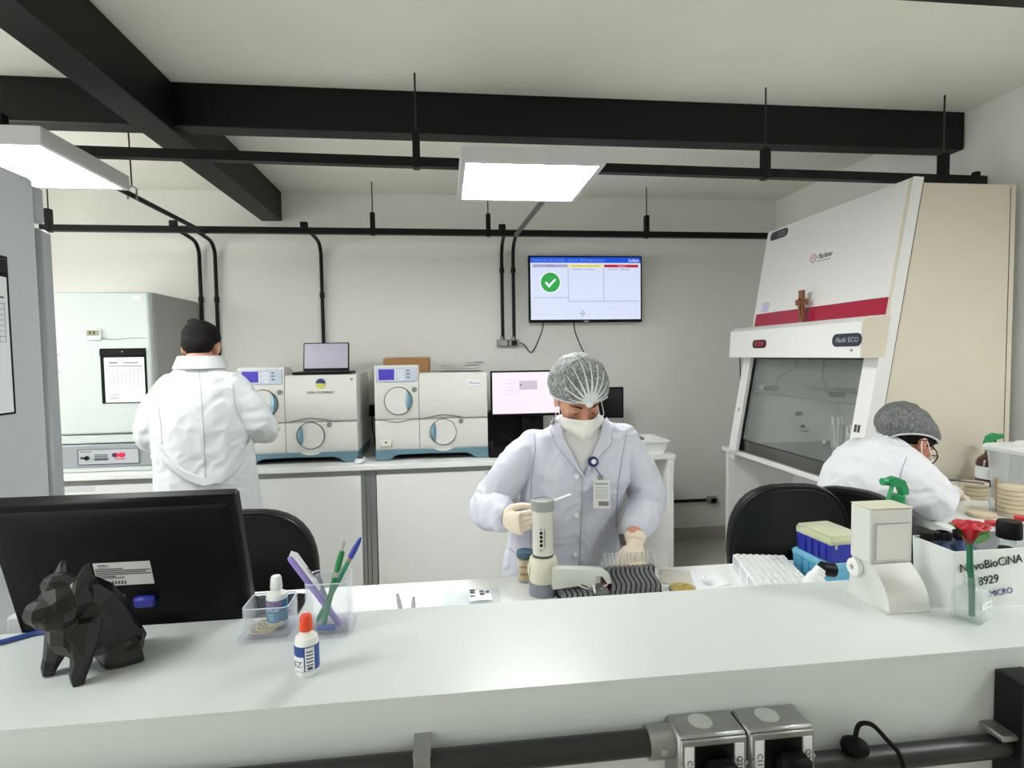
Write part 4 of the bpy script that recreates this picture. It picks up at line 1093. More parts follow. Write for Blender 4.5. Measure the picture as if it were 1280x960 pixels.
# hairnet, hair, mask
def low_w(th):      # th=0 front, PI back
    return (1.52 if True else 0)+.42*(1-math.cos(th))/2+.10*abs(math.sin(th))
hairm = MB(); hairm.ell(T(0, -.016, .038), (.082, .098, .083), 22, 14, Rh); addmb('hair', hairm, mat('brown_hair', (58, 44, 38), .5), W)
net, rs = cap_net(T, Rh, W, M_net, (0, -.018, .045), (.108, .120, .108), low_w, pleat=.004)
kn = T(-.004, .110, .050)
pl = MB()
for a0, L in ((-80, .75), (-60, .95), (-42, 1.15), (-25, 1.3), (-9, 1.35), (7, 1.35), (24, 1.25), (42, 1.1), (62, .9), (82, .65)):
    a = math.radians(a0); pts = []; wd = []
    e0 = Vector((-.04, 1, .06)).normalized(); up_ = Vector((0, 0, 1)); rt_ = e0.cross(up_).normalized(); up_ = rt_.cross(e0)
    dv = rt_*math.sin(a)+up_*math.cos(a)
    for i in range(13):
        t = i/12; ph = L*t; q = e0*math.cos(ph)+dv*math.sin(ph)
        pts.append(T(q.x*.108*1.022, -.018+q.y*.120*1.022, .045+q.z*.108*1.022)); wd.append((.0014, .0062*(1-t)**1.6+.0010))
    nrm = pts[0]-T(0, -.018, .045)
    pl.tube(pts, [(w[0], w[1]) for w in wd], 6, hint=nrm)
addmb('pleats', pl, mat('net_pleat', (222, 226, 226), .7), net)['kind'] = 'stuff'
addmb('knot', MB().ell(kn, (.013, .008, .011), 10, 8, Rh), MATS['net_pleat'], net)
mk = MB(); NU, NV = 20, 14; top = []
def maskpt(u, v, off):
    th = (u-.5)*math.radians(150); x = .080*math.sin(th)
    zt = -.006-.012*abs(u-.5)*2-.012*(abs(u-.5)*2)**4; zb = -.142+.06*(abs(u-.5)*2)**2.2
    z = zt+(zb-zt)*v
    bulge = .034*math.exp(-((u-.5)/.14)**2)*math.exp(-((v-.38)/.34)**2)
    y = .024+.078*math.cos(th)**.8*(1-.22*max(0, (v-.6))/.4*1.2)+bulge*.8+.006-.016*max(0, v-.75)/.25
    pleat = .0024*math.sin(v*22)
    return T(x*(1+off*6), y+off+pleat, z)
vs = [maskpt(i/NU, j/NV, .006) for i in range(NU+1) for j in range(NV+1)]; mk.grid(lambda u, v: maskpt(u, v, .006), NU, NV)
mko = addmb('face_mask', mk, M_mask, W, angle=180)
for u in (0, 1):
    sgn = -1 if u == 0 else 1; a, b_ = maskpt(u, .05, .006), maskpt(u, .9, .006); e = T(sgn*.081, -.018, .012); e2 = T(sgn*.08, -.03, -.025)
    addmb('ear_loop', MB().tube(bez([a, e, e2, b_], 5), .0016, 6), M_mask, mko)
# gloved hands
f_r = Vector((.50, -.86, .06)); n_r = Vector((-.86, -.50, -.12))
cr = [(58, 42, 18), (76, 58, 28), (82, 64, 30), (86, 66, 32)]; th_ = [(.058, .047, -.036), (.084, .040, -.062)]
gm, Mr, tips = hand(wr_r+Vector((.006, -.006, .002)), f_r, n_r, 1, cr, th_, scale=.98, cuff=False)
side_up = (Mr.to_3x3() @ Vector((0, 1, 0))).z          # the thumb side must point up
if side_up < 0:
    bpy.data.meshes.remove(gm); gm, Mr, tips = hand(wr_r+Vector((.006, -.006, .002)), f_r, n_r, -1, cr, th_, scale=.98, cuff=False)
addmesh('glove', gm, M_glove, W)
pinch = (tips[0] + (Mr @ Vector((.084*.98, .040*.98*(1 if side_up >= 0 else -1), -.062*.98))))/2
f_l = Vector((-.28, -.72, -.58)); n_l = Vector((-.1, -.62, .8))
gl = wr_l+Vector((-.010, -.034, -.034))
gm, Ml, _t = hand(gl, f_l, n_l, 1, [(16, 20, 10), (18, 22, 12), (20, 24, 12), (24, 26, 14)], [(.065, .052, -.012), (.085, .05, -.02)], spread=.26, scale=1.04)
if (Ml.to_3x3() @ Vector((0, 1, 0))).x > 0:
    bpy.data.meshes.remove(gm); gm, Ml, _t = hand(gl, f_l, n_l, -1, [(16, 20, 10), (18, 22, 12), (20, 24, 12), (24, 26, 14)], [(.065, .052, -.012), (.085, .05, -.02)], spread=.26, scale=1.04)
addmesh('glove', gm, M_glove, W)
# the stick she holds
a = pix(713, 618, y=1.70); dirs = (a-pinch).normalized()
tag(MB().tube([pinch-dirs*.035, a], .0034, 8).build('swab_stick', mat('stick_white', (246, 247, 248), .3)), 'thin white stick held in the gloved hand above the desk', 'stick')
# badge on a reel
rp = cast(bv, 741, 577, .006); cp = cast(bv, 752, 615, .008)
t = thing('name_badge', 'staff badge card hanging from a round navy reel on the coat', 'badge', rp)
b = MB(); b.M = face_mat((0, 0, 0), (1, 0, 0), (0, .2, 1)); b.lathe([(.001, .010), (.013, .010), (.018, .007), (.0185, .002), (.0185, 0), (.001, 0)], n=24); b.build('reel', mat('navy_plastic', (28, 32, 100), .35), t)
b = MB(); b.M = face_mat((0, 0, 0), (1, 0, 0), (0, .2, 1)); b.lathe([(.001, .0115), (.0085, .0115), (.0085, .0095), (.001, .0095)], n=20); r_ = b.build('reel_emblem', M_paper, t)
top = cp-rp+Vector((-.008, 0, .05))
MB().tube([(.004, -.004, -.018), (.012, -.006, -.028), top+Vector((.004, -.003, .006))], .0018, 6).build('cord', MATS['navy_plastic'], t)
MB().box(top.x-.008, top.x+.01, top.y-.004, top.y, top.z-.004, top.z+.012, .001).build('clip', M_alu, t)
def badge(x0, x1, z0, z1, dy, m, name, par, th=.0008):
    b = MB(); b.M = face_mat(top+Vector((0, -.004, 0)), (1, 0, -.06), (.06, .22, 1)); b.box(x0, x1, z0, z1, dy, dy+th); return b.build(name, m, par)
cd = badge(-.026, .032, -.098, -.004, 0, mat('badge_card', (216, 216, 214), .3), 'card', t, .0015)
badge(-.021, .027, -.02, -.014, .0016, M_inkl, 'card_heading', cd)
bl = MB(); bl.M = face_mat(top+Vector((0, -.004, 0)), (1, 0, -.06), (.06, .22, 1))
for k in range(6): bl.box(-.02, .026, -.03-k*.007, -.028-k*.007, .0016, .0022)
bl.build('card_text', M_inkl, cd)['kind'] = 'stuff'
badge(-.008, .027, -.09, -.075, .0016, mat('barcode', (120, 120, 122), .7), 'barcode_block', cd)

# ------------------------------------------------------------------ man seen from behind
B = thing('person', 'person with short black hair in white coat seen from behind at the incubator', 'person', (-1.25, 3.13, 0))
hc = Vector((-1.262, 3.165, 1.615)); ha = math.radians(22)
hf = Vector((.04, math.cos(ha), -math.sin(ha))); hu = Vector((0, math.sin(ha), math.cos(ha)))
s1, s2 = Vector((-1.452, 3.13, 1.395)), Vector((-1.072, 3.13, 1.405))
e1, e2 = Vector((-1.508, 3.15, 1.16)), Vector((-.985, 3.15, 1.195))
w1, w2 = Vector((-1.40, 3.43, 1.13)), Vector((-1.03, 3.45, 1.16))
body = MB(); T, Rh = head_parts(body, hc, hf, hu, 1.02)
limb(body, [(-1.262, 3.13, 1.56), (-1.262, 3.13, 1.49), (-1.262, 3.13, 1.4)], [.062, .066, .075])
body.tube([(-1.25, 3.13, .85), (-1.25, 3.13, 1.1), (-1.258, 3.13, 1.3), (-1.26, 3.13, 1.4)], [(.17, .12), (.17, .13), (.18, .12), (.15, .09)], 18, hint=(1, 0, 0))
for s, e, w in ((s1, e1, w1), (s2, e2, w2)): limb(body, [s, (s+e)/2, e, (e+w)/2, w], [.05, .048, .043, .04, .03])
legs_and_feet(body, (-1.34, 3.13, .85), (-1.16, 3.13, .85), (-1.34, 3.12, .48), (-1.16, 3.12, .48), (-1.35, 3.14, .06), (-1.15, 3.14, .06))
addmesh('body', remesh(body, .007, 3), M_skin, B)
tr = MB(); legs_and_feet(tr, (-1.34, 3.13, .87), (-1.16, 3.13, .87), (-1.34, 3.12, .48), (-1.16, 3.12, .48), (-1.35, 3.14, .09), (-1.15, 3.14, .09))
me = remesh(tr, .016, 2)
for v in me.vertices: v.co += v.normal*.014
addmesh('trousers', me, M_trous, B)
for x in (-1.35, -1.15):
    sb = MB(); shoe(sb, (x, 3.14, 0), (0, 1, 0)); addmb('shoe', sb, M_shoe, B)
hm = MB(); hm.ell(T(0, -.020, .048), (.090, .104, .086), 22, 14, Rh); hm.ell(T(0, -.050, .0), (.080, .066, .066), 20, 12, Rh); hm.ell(T(0, .035, .075), (.07, .06, .05), 16, 10, Rh)
hm.ell(T(-.03, -.04, .12), (.04, .04, .018), 12, 8, Rh)
addmesh('hair', remesh(hm, .007, 3, lambda p, n: .003*noise.noise(p*60)), M_hair, B)
for sx in (-1, 1): addmb('ear', MB().ell(T(sx*.086, -.006, -.008), (.009, .02, .032), 12, 10, Rh), M_skin, B)
coat = MB()
R_ = [(.42, -1.245, 3.13, .29, .20), (.66, -1.248, 3.13, .272, .195), (.85, -1.25, 3.13, .258, .185), (.98, -1.25, 3.13, .25, .178), (1.10, -1.255, 3.125, .242, .170), (1.22, -1.258, 3.12, .238, .160), (1.32, -1.26, 3.12, .236, .148), (1.40, -1.262, 3.125, .226, .128), (1.455, -1.262, 3.13, .17, .105), (1.495, -1.262, 3.135, .12, .094), (1.525, -1.262, 3.135, .094, .084), (1.55, -1.262, 3.138, .082, .078)]
coat.tube([(a[1], a[2], a[0]) for a in R_], [(a[3], a[4]) for a in R_], 28, hint=(1, 0, 0))
limb(coat, [s1+Vector((.05, 0, 0)), s1*.5+e1*.5, e1+Vector((-.005, .0, -.01)), e1*.5+w1*.5, w1], [.085, .082, .082, .072, .05], 18)
limb(coat, [s2+Vector((-.05, 0, 0)), s2*.5+e2*.5, e2+Vector((.005, .0, -.01)), e2*.5+w2*.5, w2], [.085, .082, .082, .072, .05], 18)
fz = folds(5, .011, 1.4, [(e1, .15, .007, (.1, .4, .9)), (e2, .15, .007, (-.1, .4, .9))])
co = addmesh('lab_coat', remesh(coat, .008, 4, fz), M_coatm, B)
bv = caster(co)
addmb('back_seam', seam(bv, [(248, 455), (252, 500), (255, 550), (257, 600)], .001, .0022), mat('coat_seam_pale', (182, 186, 188), .85), co)
bl = [(200, 564), (215, 582), (235, 597), (256, 604), (275, 600), (293, 585), (313, 553)]
addmb('half_belt', patch(bv, ([(x-1, y-7) for x, y in bl], [(x+1, y+3) for x, y in bl]), .014, 24, 4, .013), M_coatm, co)
addmb('shoulder_seam', seam(bv, [(199, 478), (197, 500), (201, 530), (203, 556)], .001, .002), MATS['coat_seam_pale'], co)
addmb('shoulder_seam', seam(bv, [(291, 480), (293, 505), (303, 530)], .001, .002), MATS['coat_seam_pale'], co)
ck = MB(); P = []
for i in range(21):
    a = (150+240*i/20)*PI/180; P.append([Vector((-1.262+rr*1.12*math.sin(a+PI/2), 3.135-rr*math.cos(a+PI/2)*-1*-1, zz)) for rr, zz in ((.094, 1.478), (.082, 1.528), (.088, 1.532), (.108, 1.482))])
P = [[Vector((-1.262+rr*1.12*math.sin(b_), 3.14-rr*math.cos(b_), zz)) for rr, zz in ((.096, 1.50), (.086, 1.566), (.094, 1.570), (.118, 1.506))] for b_ in [(-135+270*i/24)*PI/180 for i in range(25)]]
ck.rings(P); addmb('collar', ck, M_coatm, co)
for wv, ff, ts in ((w1, (.25, .9, -.1), 1), (w2, (-.2, .95, -.05), -1)):
    gm, _m2, _t = hand(wv+Vector(ff).normalized()*.03, ff, (0, .1, 1), ts, [(20, 25, 15), (22, 28, 16), (24, 28, 16), (28, 30, 18)], [(.06, .05, -.02), (.08, .045, -.03)], scale=1.05, voxel=.005)
    addmesh('glove', gm, M_glove, B)

# ------------------------------------------------------------------ seated woman on the right
D = thing('person', 'seated person in white coat with hairnet and glasses bent over the culture dishes', 'person', (1.58, 2.09, 0))
hc = Vector((1.828, 2.07, 1.19)); 
hf = Vector((.74, .10, -.62)).normalized(); hu = Vector((.63, .06, .78))
sh = Vector((1.745, 1.93, 1.105)); shf = Vector((1.74, 2.23, 1.105))
el = pix(1163, 632, y=1.86); el.z = max(el.z, STZ+.07); wr = pix(1183, 617, y=2.0); elf = Vector((1.88, 2.27, .935)); wrf = Vector((2.03, 2.14, .955))
body = MB(); T, Rh = head_parts(body, hc, hf, hu)
limb(body, [(1.80, 2.075, 1.165), (1.76, 2.075, 1.14), (1.70, 2.08, 1.09)], [.052, .055, .065])
body.tube([(1.57, 2.1, .55), (1.58, 2.1, .8), (1.62, 2.09, .98), (1.69, 2.08, 1.09)], [(.11, .16), (.1, .15), (.1, .15), (.08, .13)], 18, hint=(1, 0, 0))
for s, e, w in ((sh, el, wr), (shf, elf, wrf)): limb(body, [s, (s+e)/2, e, (e+w)/2, w], [.045, .042, .038, .035, .027])
hk = [((1.6, 2.0, .58), (1.98, 1.98, .6), (1.98, 1.98, .10)), ((1.6, 2.2, .58), (1.98, 2.2, .6), (1.98, 2.2, .10))]
for h, k, f in hk: limb(body, [h, (Vector(h)+Vector(k))/2, k, (Vector(k)+Vector(f))/2, f], [.085, .078, .058, .052, .036])
addmesh('body', remesh(body, .006, 3), M_skin2, D)
tr = MB()
for h, k, f in hk: limb(tr, [h, (Vector(h)+Vector(k))/2, k, (Vector(k)+Vector(f))/2, f], [.097, .09, .07, .064, .05])
addmesh('trousers', remesh(tr, .012, 2), M_trous, D)
for y in (1.98, 2.2):
    sb = MB(); shoe(sb, (1.98, y, .0), (1, 0, 0)); addmb('shoe', sb, M_shoe, D)
coat = MB()
R_ = [((1.60, 2.1, .50), (.17, .215)), ((1.585, 2.1, .66), (.145, .205)), ((1.605, 2.095, .80), (.130, .20)), ((1.632, 2.085, .93), (.130, .20)), ((1.66, 2.08, 1.03), (.130, .195)), ((1.69, 2.078, 1.095), (.115, .175)), ((1.725, 2.075, 1.13), (.09, .125)), ((1.75, 2.075, 1.15), (.074, .084))]
coat.tube([a[0] for a in R_], [a[1] for a in R_], 28, hint=(1, 0, 0))
limb(coat, [sh+Vector((-.03, .05, .0)), sh*.5+el*.5+Vector((-.012, -.005, 0)), el, el*.5+wr*.5+Vector((.004, 0, .0)), wr*.9+el*.1], [.082, .078, .068, .056, .043], 18)
limb(coat, [shf+Vector((-.03, -.05, .0)), shf*.5+elf*.5, elf, elf*.5+wrf*.5, wrf], [.082, .076, .07, .062, .045], 18)
fz = folds(9, .012, .9, [(el, .14, .006, (.7, 0, .7)), (sh, .1, .003, (.5, -.5, .7))])
co = addmesh('lab_coat', remesh(coat, .0068, 4, fz), mat('lab_coat_cloth_bright', (212, 213, 219), .85, bump=.1, bscale=450), D)
bv = caster(co)
addmb('armhole_seam', seam(bv, [(1133, 572), (1128, 585), (1124, 600), (1127, 612)], .001, .0018), M_trim, co)
ck = MB(); ax = Vector((.62, 0, .78)).normalized(); cc = Vector((1.757, 2.075, 1.153)); a1 = Vector((0, 1, 0)); a2 = ax.cross(a1)
P = [[cc+a1*(rr*math.cos(b_))+a2*(rr*.92*math.sin(b_))+ax*zz for rr, zz in ((.078, -.014), (.067, .03), (.073, .034), (.092, -.012))] for b_ in [(90-135+270*i/24)*PI/180 for i in range(25)]]
P2 = [[cc+a1*(rr*math.cos(b_))+a2*(rr*.92*math.sin(b_))+ax*zz for rr, zz in ((.078, -.014), (.067, .03), (.073, .034), (.092, -.012))] for b_ in [(2*PI*i/30) for i in range(31)]]
ck.rings(P2, False, False); addmb('collar', ck, MATS['lab_coat_cloth_bright'], co)
hm = MB(); hm.ell(T(0, -.016, .038), (.083, .1, .084), 22, 14, Rh); hm.ell(T(0, -.05, -.005), (.062, .05, .05), 18, 12, Rh); addmb('hair', hm, M_hair, D)
net, rs = cap_net(T, Rh, D, M_net2, (0, -.034, .024), (.098, .132, .100), lambda th: 1.36+1.34*((1-math.cos(th))/2)**2.1, pleat=.007, seed=4)
for k_ in range(1): pass
eyes_for(T, Rh, D)
# mask and glasses
mk = MB(); mk.grid(lambda u, v: maskpt(u, v, .006), NU, NV)
mko = addmb('face_mask', mk, M_mask, D, angle=180)
for u in (0, 1):
    sgn = -1 if u == 0 else 1; a, b_ = maskpt(u, .05, .006), maskpt(u, .9, .006); e = T(sgn*.084, -.012, .006); e2 = T(sgn*.083, -.022, -.02)
    addmb('ear_loop', MB().tube(bez([a, e, e2, b_], 5), .0018, 6), M_mask, mko)
gt = thing('eyeglasses', 'dark framed eyeglasses worn low on the seated person', 'glasses', T(0, .105, -.004))
go = gt.location.copy()
for sx in (-1, 1):
    P = [T(sx*.036+.026*math.cos(a)*(abs(math.cos(a))**-.35 if abs(math.cos(a)) > .01 else 1), .112-.012*abs(math.cos(a))*(1 if math.cos(a)*sx > 0 else .2), -.008+.019*math.sin(a)*(abs(math.sin(a))**-.35 if abs(math.sin(a)) > .01 else 1))-go for a in [2*PI*i/24 for i in range(25)]]
    rim = MB().tube(P, .0022, 6, caps=False).build('rim', M_black, gt)
    MB().add(P[:-1], [tuple(range(24))]).build('lens', thin('spectacle_glass', (235, 238, 240), .12), rim)
    MB().tube([T(sx*.063, .10, -.002)-go, T(sx*.080, .06, .004)-go, T(sx*.086, -.01, .008)-go, T(sx*.084, -.03, -.008)-go], .002, 6).build('temple', M_black, gt)
MB().tube([T(-.012, .113, -.004)-go, T(0, .116, .0)-go, T(.012, .113, -.004)-go], .002, 6).build('bridge', M_black, gt)
f1 = (pix(1206, 606, y=2.08)-wr).normalized()
gm, Mq, _t = hand(wr+f1*.02, f1, (-.2, -.75, .62), 1, [(38, 42, 25), (42, 48, 28), (46, 50, 30), (50, 52, 30)], [(.065, .035, -.02), (.09, .02, -.03)], scale=.95, voxel=.004)
if (Mq.to_3x3() @ Vector((0, 1, 0))).y < 0:
    bpy.data.meshes.remove(gm); gm, Mq, _t = hand(wr+f1*.02, f1, (-.2, -.75, .62), -1, [(38, 42, 25), (42, 48, 28), (46, 50, 30), (50, 52, 30)], [(.065, .035, -.02), (.09, .02, -.03)], scale=.95, voxel=.004)
addmesh('glove', gm, M_glove, D)
f2 = Vector((.9, -.3, -.2)); gm, Mq2, _t = hand(wrf+f2.normalized()*.02, f2, (0, .2, 1), 1, [(30, 36, 20)]*4, [(.065, .045, -.02), (.085, .035, -.03)], scale=.95, voxel=.005)
addmesh('glove', gm, M_glove, D)
a = pix(1179, 599, y=2.02); b_ = pix(1206, 602, y=2.04)
tag(MB().tube([a, b_, b_+(b_-a)*.9], .0028, 8).build('inoculation_loop', M_ink), 'thin dark needle held by the seated person over the dishes', 'loop')
# ================================================================== chairs
M_lea = mat('black_leatherette', (8, 8, 9), .42, spec=.35, var=.1, vscale=10, bump=.05, bscale=300)
def chair(label, x, y, rz, ztop, w=.47, h=.46):
    """local: back of the backrest faces -Y, seat on the +Y side"""
    t = thing('office_chair', label, 'chair', (x, y, 0), rz, 'black office chairs')
    def outline(s, zoff=0):
        pts = []
        for i in range(40):
            a = 2*PI*i/40; c, sn = math.cos(a), math.sin(a)
            e = .62 if sn > 0 else .38
            X = (w/2)*s*math.copysign(abs(c)**.7, c)*(1 if sn > 0 else 1-.12*abs(sn)); Z = (h/2)*s*math.copysign(abs(sn)**(.8 if sn > 0 else .55), sn)
            pts.append((X, Z))
        return pts
    zc = ztop-h/2; rs = []
    for s, yy in ((.80, .004), (.92, -.006), (.985, .0), (1.0, .018), (.985, .036), (.93, .05), (.80, .056)):
        rs.append([(X, yy+.25*X*X+.10*max(0, Z)**2, zc+Z) for X, Z in outline(s)])
    bk = MB().rings(rs).build('backrest', M_lea, t)
    P = [Vector((X, -.004+.25*X*X+.10*max(0, Z)**2, zc+Z)) for X, Z in outline(.955)]
    MB().tube(P+[P[0]], .006, 6, caps=False).build('piping', M_lea, bk)
    zs = max(.5, ztop-.52)
    rs = []
    for s, zz in ((.9, zs-.06), (1.0, zs-.04), (1.0, zs-.015), (.93, zs)):
        rs.append([(.235*s*math.copysign(abs(math.cos(a))**.6, math.cos(a)), .29+.225*s*math.copysign(abs(math.sin(a))**.6, math.sin(a)), zz) for a in [2*PI*i/32 for i in range(32)]])
    MB().rings(rs).build('seat', M_lea, t)
    MB().tube(bez([(0, .03, zc), (0, -.01, zs-.02), (0, .06, zs-.08), (0, .25, zs-.075)], 4), [(.012, .035)]*13, 10).build('back_bar', M_black, t)
    MB().cyl((0, .29, .1), (0, .29, zs-.06), .026, n=14).build('gas_lift', M_alu, t)
    for k in range(5):
        a = 2*PI*k/5+.3; e = Vector((.24*math.cos(a), .29+.24*math.sin(a), .075))
        lg = MB().tube([(0, .29, .12), e], [(.022, .028), (.014, .02)], 10).build('base_arm', M_black, t)
        MB().cyl(e+Vector((-math.sin(a)*.02, math.cos(a)*.02, -.043)), e+Vector((math.sin(a)*.02, -math.cos(a)*.02, -.043)), .031, n=14).build('caster', M_blackm, lg)
    return t
chair('empty black chair with a rounded back beside the blue boxes', 1.222, 1.888, math.radians(-3), 1.075, .455, .48)
chair('black chair under the seated person, mostly hidden', 1.49, 1.955, math.radians(-58), 1.035, .40, .44)
chair('black chair behind the computer monitor seen from its back', -.685, 1.98, 0, 1.043, .48, .48)
chair('black chair showing only a sliver beside the refrigerator', pix(66, 600, y=2.9).x-.23, 2.9, 0, 1.04+.06, .47, .48)

# ================================================================== computer monitor on the counter side
mx, my = -.672, 1.315
t = thing('computer_monitor', 'black monitor seen from behind with a white rating label', 'monitor', (mx, my, DZ))
TM = Matrix.Translation((0, 0, .150)) @ Matrix.Rotation(math.radians(16), 4, 'X')
b = MB(); b.M = TM; b.box(-.238, .238, -.012, .022, 0, .318, .006); b.build('casing', M_black, t)
b = MB(); b.M = TM
rs = []
for s, yy in ((1.0, -.011), (.93, -.022), (.6, -.034)): rs.append([(.226*s*sx, yy, .157+.142*s*sz) for sx, sz in ((-1,-1),(1,-1),(1,1),(-1,1))])
b.rings(rs); bk = b.build('rear_cover', M_blackm, t)
b = MB(); b.M = TM; b.box(-.228, .228, .0221, .0235, .012, .308); b.build('screen', mat('dark_screen', (24, 25, 28), .15), t)
def mface(x0, x1, z0, z1, y, m, name, par, th=.001):
    b = MB(); b.M = TM; b.box(x0, x1, y-th, y, z0, z1); return b.build(name, m, par)
def mpt(px, py):
    n = TM.to_3x3() @ Vector((0, -1, 0)); o = Vector((mx, my, DZ)) + (TM @ Vector((0, -.035, 0)))
    d = FW + RT*((px-640)/FPX) - UP*((py-480)/FPX); tt = (o-CAMP).dot(n)/d.dot(n)
    return TM.inverted() @ (CAMP+d*tt-Vector((mx, my, DZ)))
p0, p1 = mpt(123, 733), mpt(187, 701)
lb = mface(p0.x, p1.x, p0.z, p1.z, -.0345, mat('rating_label', (196, 198, 196), .5), 'rating_label', t)
w_, h_ = p1.x-p0.x, p1.z-p0.z
b = MB(); b.M = TM
for i, (x0, x1, z) in enumerate(((.02, .5, .72), (.02, .98, .64), (.02, .9, .56), (.02, .98, .48), (.02, .35, .40), (.02, .5, .33))): b.box(p0.x+w_*x0, p0.x+w_*x1, -.0362, -.0354, p0.z+h_*z, p0.z+h_*(z+.035))
for i in range(9): b.box(p0.x+w_*(.04+.055*i), p0.x+w_*(.04+.055*i+.03), -.0362, -.0354, p0.z+h_*.06, p0.z+h_*.2)
b.build('label_print', M_ink, lb)['kind'] = 'stuff'
b = MB(); b.M = TM; b.ell((p0.x+w_*.16, -.0356, p0.z+h_*.86), (w_*.11, .0008, h_*.07), 16, 8); b.build('label_logo', M_ink, lb)
text('label_lettering', 'SAMSUNG', h_*.085, TM @ face_mat((p0.x+w_*.16, -.0366, p0.z+h_*.83), (1, 0, 0), (0, 0, 1)), M_paper, lb, 'CENTER')
q = mpt(182, 750); b = MB(); b.M = TM; b.box(q.x-.018, q.x+.022, -.05, -.034, q.z-.01, q.z+.014, .004); pg = b.build('video_plug', mat('plug_blue', (34, 44, 150), .4), t)
q2 = mpt(150, 745); b = MB(); b.M = TM; b.box(q2.x-.016, q2.x+.01, -.037, -.033, q2.z-.004, q2.z+.003, .001); b.build('socket', mat('socket_brass', (130, 120, 80), .4, .6), t)
b = MB(); b.M = TM; b.box(.05, .09, -.0135, -.012, .004, .008); b.build('edge_mark', M_inkl, t)
MB().box(-.03, .03, .0, .03, .01, .26, .005).build('stand_neck', M_black, t)
MB().box(-.11, .11, -.02, .14, 0, .014, .005).build('stand_base', M_black, t)
# keyboard behind it on the desk
t = thing('keyboard', 'black computer keyboard on the desk beside the monitor', 'keyboard', (pix(378, 752, z=DZ+.02).x-.22, pix(378, 752, z=DZ+.02).y, DZ))
MB().box(-.22, .22, -.07, .07, 0, .018, .004).build('body', M_blackm, t)
kb = MB()
for i in range(20):
    for j in range(5): kb.box(-.21+.021*i, -.193+.021*i, -.06+.024*j, -.04+.024*j, .018, .024, .002)
kb.build('keys', M_black, t)['kind'] = 'stuff'
# blue network cable
tag(MB().tube(bez([pix(-40, 812, z=.996), pix(0, 803, z=.996), pix(30, 795, z=.996), pix(52, 790, z=.996), pix(80, 791, z=.996), pix(105, 797, z=.996)], 6), .0052, 8).build('network_cable', mat('cable_blue', (36, 62, 132), .45)), 'blue network cable lying on the counter and passing behind the figurine', 'cable')
t = thing('power_adapter', 'small pale adapter on the desk beside the monitor', 'adapter', (-.965, 1.42, DZ))
MB().box(-.035, .035, -.03, .03, 0, .155, .006).build('body', mat('adapter_grey', (198, 200, 200), .5), t)
MB().tube(bez([(0, .0, .15), (.03, .02, .18), (.1, .05, .17), (.2, .06, .05)], 5), .003, 6).build('cord', M_inkl, t)

# ================================================================== faceted dog figurine
dg0 = Vector((-.652, 1.095, CZ))
t = thing('dog_figurine', 'black faceted sitting bulldog figurine in front of the monitor', 'figurine', dg0)
def DP(px, py, y): return pix(px, py, y=y)-dg0
b = MB()
b.tube([DP(146, 800, 1.13), DP(128, 778, 1.115), DP(108, 752, 1.09), DP(95, 738, 1.08)], [(.042, .044), (.050, .048), (.046, .046), (.036, .04)], 9)      # trunk
b.ell(DP(150, 808, 1.125), (.040, .044, .036), 9, 7)                                      # rump
b.ell(DP(92, 788, 1.07), (.038, .04, .044), 9, 7); b.ell(DP(84, 748, 1.055), (.041, .042, .036), 9, 7)                                       # head
b.ell(DP(55, 764, 1.03), (.030, .030, .024), 8, 6); b.ell(DP(70, 772, 1.035), (.034, .03, .022), 8, 6)   # muzzle, jaw
b.ell(DP(72, 728, 1.05), (.026, .025, .016), 8, 6)                                        # brow
for (x0, y0, x1, y1, Y, r) in ((76, 735, 79, 700, 1.075, .020), (101, 738, 110, 703, 1.05, .021)):
    b.tube([DP(x0, y0, Y), DP((x0*.5+x1*.5), (y0*.5+y1*.5), Y), DP(x1, y1, Y)], [(.012, r), (.011, r*.85), (.004, .004)], 7)   # ears
for (x0, y0, y_0, x1, y1, x2, y2) in ((82, 776, 1.08, 67, 822, 52, 848), (106, 774, 1.066, 103, 828, 88, 859)):
    k = pix(x2, y2, z=CZ)-dg0; m = DP(x1, y1, k.y+dg0.y+.012)
    b.tube([DP(x0, y0, y_0), m, Vector((m.x*.6+k.x*.4, m.y*.5+k.y*.5, .016))], [.030, .0165, .014], 7)
    b.tube([Vector((m.x, m.y, .014)), Vector((k.x, k.y, .012))], [.0155, .011], 7)      # paws
k = pix(130, 838, z=CZ)-dg0; b.tube([Vector((k.x+.05, k.y+.03, .022)), Vector((k.x+.02, k.y+.01, .016)), Vector((k.x, k.y, .011))], [.026, .02, .012], 7)
k2 = pix(168, 812, z=CZ)-dg0; b.tube([Vector((k2.x, k2.y+.02, .03)), Vector((k2.x-.03, k2.y-.03, .016))], [.024, .014], 7)
b.ell(DP(173, 790, 1.14), (.012, .012, .012), 6, 5)
me = bpy.data.meshes.new('dog'); me.from_pydata(b.v, [], b.f)
bm_ = bmesh.new(); bm_.from_mesh(me); bmesh.ops.recalc_face_normals(bm_, faces=bm_.faces); bm_.to_mesh(me); bm_.free()
o = bpy.data.objects.new('dog', me); COL.objects.link(o)
md = o.modifiers.new('r', 'REMESH'); md.mode = 'VOXEL'; md.voxel_size = .005
md = o.modifiers.new('d', 'DECIMATE'); md.ratio = .055
dgp = bpy.context.evaluated_depsgraph_get(); dgp.update(); me2 = bpy.data.meshes.new_from_object(o.evaluated_get(dgp)); bpy.data.objects.remove(o, do_unlink=True)
mz = min(v.co.z for v in me2.vertices)
for v in me2.vertices:
    if v.co.z < .004: v.co.z = .0005
me2.polygons.foreach_set('use_smooth', [False]*len(me2.polygons)); me2.materials.clear(); me2.materials.append(mat('figurine_black', (7, 7, 8), .42, var=.1))
o = bpy.data.objects.new('body', me2); COL.objects.link(o); o.parent = t

